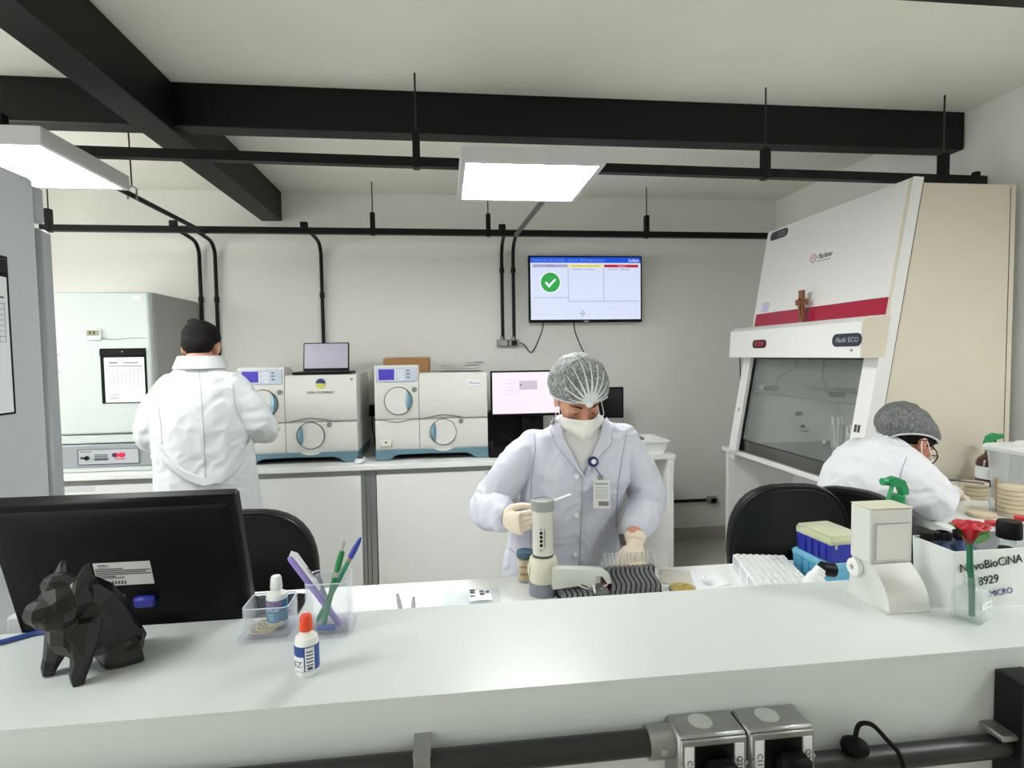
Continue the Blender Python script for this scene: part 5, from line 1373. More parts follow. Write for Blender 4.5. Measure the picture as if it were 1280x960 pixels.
# ================================================================== desk organiser and glue
M_acr = thin('clear_acrylic', (226, 230, 240), .075, .06, .18)
ox, oy = -.308, 1.195
t = thing('desk_organiser', 'clear acrylic desk organiser with a low box and a pen cup', 'organiser', (ox, oy, CZ))
def rrect(x0, x1, y0, y1, r, z, n=5):
    pts = []
    for cx, cy, a0 in ((x1-r, y1-r, 0), (x0+r, y1-r, 90), (x0+r, y0+r, 180), (x1-r, y0+r, 270)):
        for i in range(n+1): a = math.radians(a0+90*i/n); pts.append((cx+r*math.cos(a), cy+r*math.sin(a), z))
    return pts
MB().rings([rrect(-.112, .11, -.045, .05, .02, 0), rrect(-.112, .11, -.045, .05, .02, .005)]).build('base_plate', M_acr, t)
def cup(x0, x1, y0, y1, r, h, name, th=.0025):
    b = MB(); b.rings([rrect(x0, x1, y0, y1, r, .0055), rrect(x0, x1, y0, y1, r, h), rrect(x0+th, x1-th, y0+th, y1-th, r*.9, h), rrect(x0+th, x1-th, y0+th, y1-th, r*.9, .0085)], True, True)
    o_ = b.build(name, M_acr, t)
    P = [Vector(p) for p in rrect(x0+th/2, x1-th/2, y0+th/2, y1-th/2, r*.95, h)]
    MB().tube(P+[P[0]], .0014, 6, caps=False).build('rim', mat('acrylic_edge_highlight', (196, 200, 214), .2), o_)
    return o_
cup(-.102, -.012, -.038, .043, .012, .066, 'low_box'); cup(.018, .104, -.038, .043, .016, .108, 'pen_cup')
M_band = mat('rubber_band', (206, 188, 128), .6)
for k in range(4):
    rr = random.Random(k+3); cx, cy = -.072+.006*k, -.002+.004*k
    P = [Vector((cx+(.026-.003*k)*math.cos(a)+.004*math.sin(2*a+k), cy+.026*math.sin(a), .011+.0035*k+.002*math.sin(3*a+k))) for a in [2*PI*i/20 for i in range(21)]]
    tag(MB().tube([p+Vector((ox, oy, CZ)) for p in P], .0014, 6, caps=False).build('rubber_band', M_band), 'tan rubber band lying in the low box of the organiser', 'rubber band', 'rubber bands in the organiser')
def glue(label, loc, capm, labm, h, r, two, lean=0.):
    t = thing('glue_bottle', label, 'glue bottle', loc)
    MB().lathe([(r*.86, 0), (r, .004), (r, h*.56), (r*.93, h*.63), (r*.55, h*.69), (r*.42, h*.71), (r*.42, h*.76)], n=24).build('bottle', M_white, t)
    MB().lathe([(r*.56, h*.735), (r*.58, h*.75), (r*.50, h*.95), (r*.42, h*.985), (r*.2, h)], n=20).build('cap', capm, t)
    l = MB().lathe([(r*1.012, h*.10), (r*1.02, h*.11), (r*1.02, h*.53), (r*1.012, h*.54)], n=24, cap0=False, cap1=False).build('label_band', labm, t)
    return t, l
M_blue = mat('label_blue', (34, 72, 146), .45); M_teal2 = mat('label_teal', (46, 120, 160), .45); M_or = mat('cap_orange', (226, 72, 26), .4)
t1, l1 = glue('white glue bottle with orange cap standing on the counter', (-.255, 1.03, CZ), M_or, M_white, .107, .0205, 0)
def band(root, r, a0, a1, z0, z1, m, name, off=.0006, n=10):
    b = MB(); rs = []
    for i in range(n+1):
        a = math.radians(a0+(a1-a0)*i/n); c, s = math.cos(a), math.sin(a)
        rs.append([((r)*c, (r)*s, z0), ((r+off)*c, (r+off)*s, z0), ((r+off)*c, (r+off)*s, z1), (r*c, r*s, z1)])
    return b.rings(rs).build(name, m, root)
rl = .0205*1.021
band(t1, rl, 190, 390, .012, .056, M_blue, 'label_edge', .0003)
band(t1, rl, 203, 268, .013, .038, M_paper, 'label_field', .0006); band(t1, rl, 274, 318, .013, .054, M_paper, 'label_field', .0006)
band(t1, rl, 203, 268, .040, .054, M_blue, 'label_header', .0008)
bt = MB()
for k in range(5): bt_z = .046-.006*k; band(t1, rl, 280, 312, bt_z, bt_z+.0022, M_ink, 'label_text', .0009, 5)
band(t1, rl, 284, 308, .015, .020, M_ink, 'barcode', .0009, 5)
def wrap_text(root, s, size, r, a_mid, z, m, name):
    o = text(name, s, size, Matrix.Identity(4), m, root, 'CENTER', extrude=.0003)
    for v in o.data.vertices:
        a = math.radians(a_mid)+v.co.x/r; rr = r+.0008+v.co.z
        v.co = Vector((rr*math.cos(a), rr*math.sin(a), z+v.co.y))
    return o
wrap_text(t1, 'EZ', .015, rl, 236, .020, M_ink, 'label_lettering')
t2, l2 = glue('white glue bottle with teal label inside the organiser box', (ox-.048, oy+.014, CZ+.0118), M_white, M_teal2, .102, .021, 1)
rl2 = .021*1.021
wrap_text(t2, 'BAZZE', .0105, rl2, 268, .046, mat('label_pink', (226, 120, 170), .5), 'label_lettering')
wrap_text(t2, 'ATLAS', .0085, rl2, 262, .034, M_paper, 'label_lettering')
for k in range(3): band(t2, rl2, 240, 268, .016+.005*k, .018+.005*k, mat('label_pale', (150, 200, 220), .5), 'label_text', .0006, 5)
# pens
PC = Vector((ox+.061, oy+.002, CZ+.010))
def pen(label, foot, head, r, m, build, cat='pen', name='pen'):
    t = thing(name, label, cat, foot); d = Vector(head)-Vector(foot); build(t, d, r, m); return t
def q_(px, py, y): return pix(px, py, y=y)
M_green = mat('pen_green', (30, 124, 62), .3); M_gteal = mat('pen_teal', (44, 138, 112), .35); M_pur = mat('pen_purple', (148, 128, 206), .4); M_sil = mat('pen_silver', (176, 178, 176), .3, .7)
def green_pen(t, d, r, m):
    MB().tube([Vector((0, 0, 0)), d*.06, d*.10, d*.82, d*.9], [.0012, .0035, r, r, r*.75], 12).build('barrel', m, t)
    MB().tube([d*.9, d], [r*.55, r*.5], 10).build('push_button', M_sil, t)
    MB().tube([d*.60, d*.66], [r*1.12, r*1.12], 12).build('grip_ring', M_sil, t)
    MB().tube([d*.68+Vector((.006, -.002, 0)), d*.88+Vector((.006, -.002, 0))], [(.0015, .003)]*2, 8).build('clip', m, t)
pen('green click pen with silver button in the pen cup', PC+Vector((-.012, -.025, 0)), q_(430, 677, 1.175), .0056, M_green, green_pen)
def blue_cap_pen(t, d, r, m):
    MB().tube([Vector((0, 0, 0)), d*.05, d*.72], [.002, r, r], 10).build('barrel', m, t)
    MB().tube([d*.72, d*.79], [r, r*.7], 10).build('bare_wood', mat('pencil_wood', (176, 126, 92), .6), t)
    MB().tube([d*.76, d*.85, d*.96, d], [r*1.2, r*1.25, r*.9, r*.35], 12).build('cap', mat('cap_blue', (32, 60, 160), .35), t)
pen('teal pencil with a blue cap leaning in the pen cup', PC+Vector((-.030, .012, 0)), q_(451, 672, 1.215), .0052, M_gteal, blue_cap_pen, 'pencil', 'pencil')
def highl(t, d, r, m):
    MB().tube([Vector((0, 0, 0)), d*.04, d*.97, d], [.003, r*.9, r, r*.7], 14).build('barrel', m, t)
    up = Vector((.7, 0, .7)); up = (up-d.normalized()*up.dot(d.normalized())).normalized()
    c = MB().tube([d*.50+up*(r+.003), d*.62+up*(r+.004), d*.98+up*(r+.004), d*1.03+up*(r-.002)], [(.003, .004), (.005, .006), (.006, .0065), (.005, .006)], 10, hint=up).build('clip_cap', M_paper, t)
    p = d*.72+up*(r+.0095)
    text('lettering', 'grifpen', .009, face_mat(p, -d, up.cross(d)), M_ink, c, 'CENTER')
pen('purple highlighter with a white cap leaning in the pen cup', PC+Vector((.022, -.012, .0)), q_(362, 696, 1.165), .0068, M_pur, highl, 'highlighter', 'highlighter')
def greypen(t, d, r, m):
    MB().tube([Vector((0, 0, 0)), d*.08, d], [.002, r, r], 10).build('barrel', m, t); MB().tube([d*.8, d*1.02], [r*1.2, r*1.2], 10).build('cap', M_inkl, t)
pen('short grey pen standing low in the pen cup', PC+Vector((.0, .025, 0)), q_(396, 720, 1.225), .006, mat('pen_grey', (150, 156, 162), .4), greypen)
def bluepen(t, d, r, m): MB().tube([Vector((0, 0, 0)), d], [r, r], 10).build('barrel', m, t); MB().tube([d, d*1.25], [r, r*.3], 10).build('tip', M_sil, t)
tag(MB().tube([PC+Vector((-.02, -.030, .006)), PC+Vector((.015, -.030, .006))], .0058, 10).build('eraser', mat('eraser_blue', (44, 84, 168), .5)), 'small blue eraser at the bottom of the pen cup', 'eraser')

# ================================================================== on the work desk
def stub(px0, py0, px1, py1, label):
    a = pix(px1, py1+14, z=DZ+.006); c = pix(px0, py0, y=a.y+.05)
    t = thing('pipette_tip', label, 'pipette', a)
    MB().tube([Vector((0, 0, 0)), (c-a)*.75, c-a], [.0065, .0065, .004], 10).build('barrel', mat('grey_plastic_tube', (166, 170, 172), .4), t)
    MB().ell(c-a, .0045, 8, 6).build('tip', M_btn, t)
stub(497, 744, 503, 762, 'grey plastic tube leaning on the desk beside another, slanted')
stub(517, 748, 516, 762, 'grey plastic tube standing upright on the desk')
t = thing('zip_bag', 'clear zip bag with a printed label lying on the desk', 'bag', (.065, 1.69, DZ))
def bagf(u, v): return ((u-.5)*.17, (v-.5)*.13, .004+.008*math.sin(PI*u)*math.sin(PI*v)*(1+.4*math.sin(9*u+5*v)))
MB().grid(bagf, 14, 10).build('film', thin('bag_film', (214, 226, 232), .28, .12, .3), t)
lb = MB().grid(lambda u, v: Vector(bagf(.45+.4*u, .2+.55*v))+Vector((0, 0, .002)), 6, 6).build('label', M_paper, t)
b = MB()
for x0, x1, v in ((.47, .56, .62), (.47, .56, .5), (.47, .6, .36), (.64, .72, .56), (.64, .72, .4), (.75, .82, .6)):
    p = Vector(bagf(x0, v)); b.box(p.x, p.x+(x1-x0)*.17, p.y, p.y+.008, p.z+.0028, p.z+.0045)
b.build('label_print', M_ink, t)['kind'] = 'stuff'
# densitometer: tube on collar and base
c0 = pix(681, 745, z=DZ); c0 = Vector((c0.x, 1.70, DZ))
M_cream = mat('instrument_cream', (214, 210, 190), .45); M_tubeg = mat('instrument_grey_white', (206, 205, 196), .4); M_capg = mat('instrument_cap_grey', (146, 150, 148), .5); M_baseg = mat('instrument_base_grey', (128, 134, 144), .5)
t = thing('densitometer', 'upright grey and cream instrument with icons and a side arm on the desk', 'instrument', c0)
MB().lathe([(.044, 0), (.0445, .03), (.044, .038)], n=32).build('base', M_baseg, t)
MB().lathe([(.041, .0385), (.0435, .044), (.0435, .098), (.040, .112), (.036, .116)], n=32).build('collar', M_cream, t)
MB().lathe([(.0315, .1165), (.0315, .122), (.0312, .123)], n=32).build('gap_ring', M_and, t)
tb = MB().lathe([(.031, .1235), (.0315, .13), (.0315, .245), (.034, .258)], n=32).build('tube', M_tubeg, t)
MB().lathe([(.0345, .2585), (.0355, .262), (.0355, .286), (.0345, .290), (.028, .292), (.026, .288), (.001, .288)], n=32).build('cap', M_capg, t)
MB().box(-.047, -.042, -.012, .012, .06, .09, .002).build('side_tab', M_cream, t)
for k in range(5):
    a = -PI/2-.28-.04; z = .158+.0125*k; d_ = Vector((math.cos(a), math.sin(a), 0))
    if k < 4:
        MB().cyl(d_*.0312+Vector((0, 0, z)), d_*.0322+Vector((0, 0, z)), .0049, n=14).build('icon', M_black, tb)
    else:
        b = MB(); b.M = face_mat(d_*.0318+Vector((0, 0, z)), Vector((0, 0, 1)).cross(d_), (0, 0, 1)); b.prism([(-.005, -.004), (.005, -.004), (0, .005)], 0, .0006, 'z'); b.build('icon', M_inkl, tb)
a = -PI/2+.02; d_ = Vector((math.cos(a), math.sin(a), 0))
b = MB(); b.M = face_mat(d_*.0318+Vector((0, 0, .150)), Vector((0, 0, 1)).cross(d_), (0, 0, 1)); b.box(-.0012, .0006, 0, .058, 0, .0006); b.build('fine_print', M_ink, tb)
b = MB(); b.M = face_mat(Vector((math.cos(-PI/2-.32), math.sin(-PI/2-.32), 0))*.0319+Vector((0, 0, .140)), (1, 0, 0), (0, 0, 1)); b.box(-.006, .006, 0, .002, 0, .0006); b.box(-.006, .004, .004, .006, 0, .0006); b.build('fine_print', M_inkl, tb)
# its side arm with lever and red nozzle
AY = 1.655
def G(px, py): p = pix(px, py, y=AY); return (p.x-c0.x, p.z-DZ)
pl = [G(*p) for p in ((690, 709), (735, 710), (752, 711), (760, 716), (763, 727), (758, 728), (752, 719), (745, 718), (743, 722), (743, 731), (733, 731), (726, 728), (720, 731), (690, 735))]
M_arm = mat('dispenser_white', (212, 214, 207), .4)
b = MB(); b.prism(pl, AY-c0.y-.013, AY-c0.y+.017, 'y'); am = b.build('side_arm', M_arm, t)
g0 = G(760, 727); MB().lathe([(.011, 0), (.011, -.008), (.007, -.014), (.005, -.024)], (g0[0], AY-c0.y, g0[1]), 14).build('nozzle', mat('nozzle_red', (150, 22, 44), .35), am)
MB().tube(bez([(G(720, 729)[0], AY-c0.y-.012, G(720, 729)[1]), (G(740, 735)[0], AY-c0.y-.016, G(740, 735)[1]), (G(758, 727)[0], AY-c0.y-.012, G(758, 729)[1])], 5), .003, 8).build('lever', M_arm, am)
# small container with a blue lid
p = pix(657, 722, z=DZ+.03); p = Vector((pix(657, 715, y=1.80).x, 1.80, DZ))
t = thing('sample_jar', 'clear jar with ochre contents and a blue lid beside the instrument', 'jar', p)
MB().lathe([(.024, .0), (.026, .004), (.026, .075), (.024, .08)], n=24).build('jar', M_clear, t)
for k in range(3): MB().lathe([(.022, .008+.024*k), (.023, .012+.024*k), (.021, .024+.024*k)], n=20).build('contents', mat('ochre', (190, 160, 90), .6), t)
MB().lathe([(.028, .0805), (.029, .084), (.029, .096), (.027, .100), (.02, .0995)], n=28).build('lid', mat('lid_blue_grey', (58, 88, 108), .4), t)
# cassettes of curved slats
M_slat = mat('slat_grey', (104, 106, 108), .5); M_slatb = mat('slat_black', (20, 20, 21), .6)
def cassette(label, px0, px1, ya, yb, nsl, ztop, drift, drop):
    xa = pix(px0, 735, y=(ya+yb)/2).x; xb = pix(px1, 735, y=(ya+yb)/2).x
    t = thing('tube_cassette', label, 'cassette', ((xa+xb)/2, (ya+yb)/2, DZ)); w = xb-xa; d = yb-ya
    MB().box(-w/2-.004, w/2+.004, -d/2, d/2, 0, .012, .002).build('base', M_slatb, t)
    p = w/nsl
    def sl(name, x, ww, zt, m):
        rs = []
        for i in range(15):
            u = i/14; y = d/2-d*u; xx = x-drift*(.5-u)-.006*math.sin(2*PI*u); z = zt-drop*u-.003*math.sin(PI*u)
            rs.append([(xx-ww/2, y, .012), (xx+ww/2, y, .012), (xx+ww/2, y, z), (xx-ww/2, y, z)])
        return MB().rings(rs).build(name, m, t)
    for k in range(nsl):
        x = -w/2+p*(k+.5); sl('slat', x-p*.14, p*.66, ztop, M_slat); sl('gap_strip', x+p*.34, p*.3, ztop-.006, M_slatb)
    return t, w, d
cassette('narrow dark grey slatted cassette beside the upright instrument', 699, 738, 1.58, 1.71, 6, .036, -.012, .006)
tc_, w, d = cassette('wide dark grey slatted cassette under the gloved hand', 762, 822, 1.59, 1.735, 10, .058, -.034, .02)
for k in range(14):
    x = tc_.location.x-w/2-.004+(w+.01)*k/13+.012
    tt = tag(MB().lathe([(.0035, 0), (.0042, .004), (.0042, .045), (.0036, .0455)], (0, 0, 0), 10).build('test_tube', M_tube), 'slender clear test tube in the row along the wide slatted cassette', 'test tube', 'clear tubes at the cassette')
    tt.location = (x, 1.744, DZ+.0505)
MB().box(-w/2-.006, w/2+.02, d/2+.0005, d/2+.016, 0, .05, .002).build('tube_ledge', M_slat, tc_)
t = thing('reagent_card', 'grey plastic card with a white dot between the two cassettes', 'card', (pix(750, 742, y=1.64).x, 1.635, DZ))
MB().box(-.020, .022, -.035, .035, 0, .034, .004).build('body', M_slat, t); MB().ell((0.0, -.012, .0345), (.0035, .0035, .0015), 10, 6).build('dot', M_paper, t)
MB().tube(bez([(-.0245, -.03, .03), (-.0215, 0, .037), (-.0245, .03, .03)], 4), .004, 8).build('white_edge', M_paper, t)
# paper sheets and culture dish
for k, (px, py, a, sx, sy, lb) in enumerate(((868, 727, .35, .09, .07, 'white leaflet under the yellow culture dish'), (845, 722, -.3, .05, .06, 'patterned wrapper lying beside the wide cassette'))):
    p = pix(px, py, z=DZ); s = MB(); s.M = Matrix.Translation((p.x, p.y, DZ+.001+.0012*k)) @ Matrix.Rotation(a, 4, 'Z')
    s.box(-sx, sx, -sy, sy, 0, .0008); tag(s.build('leaflet', M_paper if k == 0 else mat('wrapper_beige', (206, 200, 190), .5, var=.15, vscale=60)), lb, 'paper')
p = pix(853, 735, z=DZ+.012); pd = thing('culture_dish', 'round culture dish with yellow medium on the white leaflet', 'culture dish', (p.x, p.y, DZ+.0022))
MB().lathe([(.039, 0), (.0405, .002), (.0405, .014), (.039, .0145)], n=32, cap1=False).build('dish', M_clear, pd)
MB().lathe([(.038, .002), (.0385, .003), (.0385, .0115), (.037, .012)], n=32).build('medium', mat('agar_yellow', (168, 146, 72), .3, var=.2, vscale=60), pd)
b = MB()
for k in range(7): rr = random.Random(k); b.ell((rr.uniform(-.02, .02), rr.uniform(-.02, .02), .012), (.003, .003, .001), 8, 5)
b.build('colonies', mat('colony_brown', (110, 92, 44), .6), pd)['kind'] = 'stuff'
p = pix(884, 726, z=DZ+.01); t = thing('crumpled_wrapper', 'small crumpled clear wrapper on the desk near the tube rack', 'wrapper', (p.x, p.y, DZ))
b = MB(); b.ell((0, 0, .012), (.016, .02, .012), 12, 9)
b.v = [tuple(Vector(v)+Vector(v).normalized()*.006*noise.noise(Vector(v)*160)) for v in b.v]
b.v = [(v[0], v[1], max(.0005, v[2])) for v in b.v]
b.build('film', thin('wrapper_film', (240, 242, 244), .5, .1), t, smooth=False)
# tube rack
t = thing('tube_rack', 'white translucent rack full of small capped tubes on the desk', 'tube rack', (1.0, 1.66, DZ))
M_rack = mat('rack_white', (232, 234, 236), .35)
RM = Matrix.Rotation(math.radians(-14), 4, 'Z')
b = MB(); b.M = RM; b.box(-.082, .082, -.14, .12, .046, .05, .001); b.build('top_plate', M_rack, t)
b = MB(); b.M = RM; b.box(-.082, .082, -.14, .12, .018, .021, .001); b.build('middle_plate', M_rack, t)
for sx in (-.08, .08):
    b = MB(); b.M = RM; b.box(sx-.002, sx+.002, -.14, .12, 0, .046); b.build('side_wall', thin('rack_clear', (232, 236, 240), .4, .1), t)
    for yy in (-.139, -.05, .03, .119):
        b = MB(); b.M = RM; b.box(sx-.003, sx+.003, yy-.003, yy+.003, 0, .046, .001); b.build('rib', M_rack, t)
for yy in (-.139, .119):
    b = MB(); b.M = RM; b.box(-.08, .08, yy-.0015, yy+.0015, 0, .046); b.build('end_wall', MATS['rack_clear'], t)
capm = MB().lathe([(.0045, -.03), (.006, -.005), (.0062, .0), (.0074, .001), (.0074, .0055), (.0062, .0058), (.0058, .0028), (.001, .0028)], n=12).mesh('tube_cap', M_lid)
for i in range(8):
    for j in range(12):
        o = bpy.data.objects.new('capped_tube', capm); COL.objects.link(o); o.parent = t; o.location = RM @ Vector((-.07+.02*i, -.13+.0212*j, .0505))
# tip boxes
def tipbox(label, loc, rz, w, d, h, mb_, ml_, lidh, lid_name='lid'):
    t = thing('tip_box', label, 'box', loc, rz)
    b = MB(); b.rings([rrect(-w/2+.004, w/2-.004, -d/2+.004, d/2-.004, .006, 0), rrect(-w/2, w/2, -d/2, d/2, .008, h)], True, True); bb = b.build('base', mb_, t)
    for k in range(4): MB().box(-w/2-.0015, -w/2+.0015, -d/2+d*(k+.7)/5.2, -d/2+d*(k+1.0)/5.2, .004, h-.002).build('rib', mb_, bb)
    b = MB(); b.rings([rrect(-w/2-.001, w/2+.001, -d/2-.001, d/2+.001, .008, h+.0005), rrect(-w/2-.001, w/2+.001, -d/2-.001, d/2+.001, .008, h+lidh*.6), rrect(-w/2+.004, w/2-.004, -d/2+.004, d/2-.004, .006, h+lidh)], True, True)
    ld = b.build(lid_name, ml_, t)
    MB().box(-w/2+.012, -w/2+.02, -d/2-.004, -d/2-.001, h-.012, h+.01, .001).build('latch', ml_, ld)
    return t, ld
p = pix(1022, 722, z=DZ); bx, by = 1.185, 1.60
tipbox('light blue tip box standing under the dark blue one', (bx, by+.05, DZ), math.radians(3), .125, .17, .072, mat('box_light_blue', (96, 178, 214), .3, trans=.2), mat('box_light_blue_lid', (128, 200, 228), .25, trans=.3), .018)
tb_, ld = tipbox('dark blue tip box with a clear lid, topmost of the pair', (bx+.004, by+.048, DZ+.0905), math.radians(5), .118, .155, .055, mat('box_dark_blue', (24, 36, 150), .35), thin('box_clear_lid', (222, 228, 200), .35, .1, .4), .026)
ri = MB().box(-.05, .05, -.068, .068, .0556, .066, .002).build('tip_tray', mat('tip_tray_cream', (206, 206, 160), .5), tb_)
b = MB()
for k in range(2): b.box(-.034+.04*k, -.022+.04*k, -.05, .05, .0661, .0672)
b.build('tray_slots', mat('slot_grey', (120, 122, 110), .6), tb_)['kind'] = 'stuff'
p = pix(1030, 722, y=1.42)
t = thing('capped_flask', 'small white flask with a black cap lying behind the counter', 'flask', (p.x, 1.43, DZ))
MB().lathe([(.03, 0), (.03, .10), (.018, .12), (.014, .125)], (-.02, 0, 0), 20).build('body', M_white, t)
MB().cyl((.0, 0, .135), (.035, 0, .128), .019, n=20).build('cap', M_black, t)
MB().cyl((-.03, 0, .1), (.0, 0, .133), .017, n=16).build('neck', M_white, t)

# ================================================================== right end of the counter
M_ivory = mat('dispenser_ivory', (208, 210, 205), .4, var=.02)
dx, dy = .969, 1.145
t = thing('slide_dispenser', 'ivory plastic dispenser with a curved ramp and side wheel on the counter', 'dispenser', (dx, dy, CZ), math.radians(0))
MB().box(-.052, .052, -.06, .065, 0, .004, .001).build('foot_plate', M_ivory, t)
prof = [(-.058, .004)] + [(-.058+.052*(i/8)**1.8, .004+.083*(i/8)**.8) for i in range(1, 9)] + [(-.006, .0885), (.055, .0885), (.062, .05), (.064, .004)]
MB().prism(prof, -.045, .050, 'x').build('ramp_housing', M_ivory, t)
tw = MB().box(-.05, .052, -.006, .055, .089, .21, .002).build('hopper', M_ivory, t)
MB().box(-.05, .052, -.008, .057, .2105, .2125, .0008).build('lid', mat('lid_cream', (214, 210, 190), .45), t)
MB().box(-.038, .043, -.0085, -.0062, .096, .178, .001).build('window_plate', mat('dispenser_window', (214, 216, 210), .3), tw)
b = MB(); b.box(-.038, .043, -.0092, -.0086, .177, .179); b.box(-.0385, -.0365, -.0092, -.0086, .096, .179); b.build('window_edge', M_inkl, tw)
wl = MB(); wl.M = Matrix.Translation((-.046, .036, .068)) @ Matrix.Rotation(-PI/2, 4, 'Y')
wl.lathe([(.006, .002), (.015, .002), (.016, .0), (.019, .001), (.0195, .012), (.016, .015), (.007, .015), (.006, .010)], n=28); wl.build('side_wheel', M_white, t)
MB().cyl((-.058, .036, .068), (-.050, .036, .068), .004, n=12).build('wheel_axle', M_btn, t)
# white box with handwriting
bx0, bx1, by0, by1, bh = 1.072, 1.40, 1.085, 1.20, .126
t = thing('storage_box', 'white plastic box with handwritten marker lettering on the counter', 'box', ((bx0+bx1)/2, (by0+by1)/2, CZ)); w, d = (bx1-bx0)/2, (by1-by0)/2
b = MB(); b.rings([rrect(-w+.004, w-.004, -d+.004, d-.004, .006, 0), rrect(-w, w, -d, d, .007, bh), rrect(-w+.004, w-.004, -d+.004, d-.004, .005, bh), rrect(-w+.007, w-.007, -d+.007, d-.007, .005, .004)], True, True)
b.build('tub', mat('box_white_plastic', (232, 236, 236), .35), t)
M_mark = mat('marker_ink', (34, 36, 40), .6); M_markb = mat('marker_ink_blue', (30, 34, 110), .6)
def onbox(px, py): p = pix(px, py, y=by0-.001); return p-Vector(((bx0+bx1)/2, (by0+by1)/2, CZ))
slant = Vector((1, 0, .10))
for s, px, py, size, m in (('NovoBioCiNA', 1200, 716, .0262, M_mark), ('E 8929', 1213, 734, .0262, M_mark), ('MICRO', 1237, 746, .0185, M_markb)):
    text('handwriting', s, size, face_mat(onbox(px, py), slant, (0, .03, 1)), m, t, 'LEFT', extrude=.0005, spacing=.95)
def bottle(label, x, y, zb, r, h, capm, capr, caph, bodym, grp=None, ribs=True):
    t = thing('reagent_bottle', label, 'bottle', (x, y, zb), 0, grp)
    MB().lathe([(r*.9, 0), (r, .003), (r, h*.8), (r*.6, h*.93), (r*.6, h)], n=18).build('bottle', bodym, t)
    MB().lathe([(capr, h+.0005), (capr*1.03, h+.002), (capr*1.03, h+caph*.85), (capr*.93, h+caph)], n=20).build('cap', capm, t)
    return t
M_bb = thin('vial_blue_clear', (120, 140, 190), .35, .08, .7)
for k, (px, py) in enumerate(((1158, 670), (1178, 668), (1181, 679), (1199, 664), (1200, 678), (1212, 668), (1168, 661))):
    ztop = CZ+.118 if k in (1, 3, 5, 6) else CZ+.113
    p = pix(px, py, z=ztop); p.y = min(max(p.y, by0+.02), by1-.02)
    pq = pix(px, py, y=p.y)
    bottle('small vial with black cap and blue tint among several in the white box', max(pq.x, bx0+.022), p.y, CZ+.0045, .0125, .117, M_black, .0128, .018, M_bb, 'vials in the white box')
for px, py, r, hh, ch, cm, lb, yy in ((1262, 648, .024, .115, .040, M_black, 'large bottle with a big black cap at the back of the white box', 1.168), (1257, 676, .013, .10, .018, M_black, 'clear vial with a black cap against the front of the white box', 1.108)):
    pq = pix(px, py, y=yy); bottle(lb, pq.x, yy, CZ+.0045, r*.95, hh, cm, r, ch, M_clear)
M_rcap = mat('cap_red', (186, 34, 44), .4)
for px, py, yy, lb in ((1240, 654, 1.228, 'bottle with a flat red cap behind the white box'), (1277, 648, 1.232, 'bottle with a flat red cap behind the large black cap')):
    pq = pix(px, py, y=yy); bottle(lb, pq.x, yy, CZ, .013, pq.z-CZ-.005, M_rcap, .0145, .010, M_clear)
# rose in a glass bottle
p = pix(1207, 770, z=CZ); RX, RY = 1.072, 1.045
t = thing('glass_bottle', 'small square clear glass bottle holding a rose', 'bottle', (RX, RY, CZ), math.radians(25))
M_gl = thin('bottle_glass', (226, 234, 232), .10, .03, .3)
b = MB(); b.rings([rrect(-.024, .024, -.024, .024, .005, 0), rrect(-.026, .026, -.026, .026, .006, .003), rrect(-.026, .026, -.026, .026, .006, .060), rrect(-.016, .016, -.016, .016, .012, .068), rrect(-.0135, .0135, -.0135, .0135, .013, .071), rrect(-.0135, .0135, -.0135, .0135, .013, .09), rrect(-.0115, .0115, -.0115, .0115, .0114, .09), rrect(-.0115, .0115, -.0115, .0115, .0114, .071), rrect(-.023, .023, -.023, .023, .005, .058), rrect(-.023, .023, -.023, .023, .005, .005)], True, True)
b.build('glass', M_gl, t)
lb = MB().box(-.018, .0262, -.0272, -.0263, .03, .043).build('label', M_paper, t); MB().box(.0, .02, -.0276, -.0273, .036, .038).build('label_print', M_inkl, lb)
t = thing('artificial_rose', 'red artificial rose with green leaves standing in the glass bottle', 'flower', (RX, RY, CZ+.0062))
zt = pix(1212, 680, y=RY).z-CZ-.006; xt = pix(1212, 680, y=RY).x-RX
MB().tube(bez([(0.004, 0, 0), (.002, 0, .06), (xt*.6, 0, zt*.7), (xt, 0, zt)], 5), .0058, 10).build('stem', mat('stem_green', (24, 104, 72), .5), t)
M_petal = mat('petal_red', (186, 26, 46), .5, var=.12, vscale=40); M_leaf = mat('leaf_green', (72, 140, 62), .5, var=.1)
hz = zt; HC = Vector((xt, 0, hz+.0))
MB().lathe([(.004, 0), (.010, .006), (.014, .014)], HC, 14).build('calyx', mat('calyx_rust', (130, 50, 34), .6), t)
def petal(a0, r0, r1, zh, wd, name='petal'):
    def fn(u, v):
        a = a0+(u-.5)*wd*(1-.15*v); k = v; r = r0+(r1-r0)*k**1.1+.003*math.sin(PI*u)*v
        z = .010+zh*math.sin(min(1, k*1.05)*PI/2)*(1-.12*(2*u-1)**2)-.004*max(0, k-.85)/.15
        return HC+Vector((r*math.cos(a), r*math.sin(a), z))
    b = MB(); b.grid(fn, 8, 7); b.v += [tuple(Vector(v)+Vector((0, 0, -.0012))) for v in b.v]; n0 = len(b.f)
    N = len(b.v)//2; b.f += [tuple(N+i for i in reversed(f)) for f in b.f]; b.mi += b.mi
    return b.build(name, M_petal, t, angle=180)
for i in range(5): petal(2*PI*i/5+.3, .010, .032, .034, 1.6)
for i in range(4): petal(2*PI*i/4+.9, .007, .020, .036, 1.9)
for i in range(3): petal(2*PI*i/3, .003, .010, .037, 2.4)
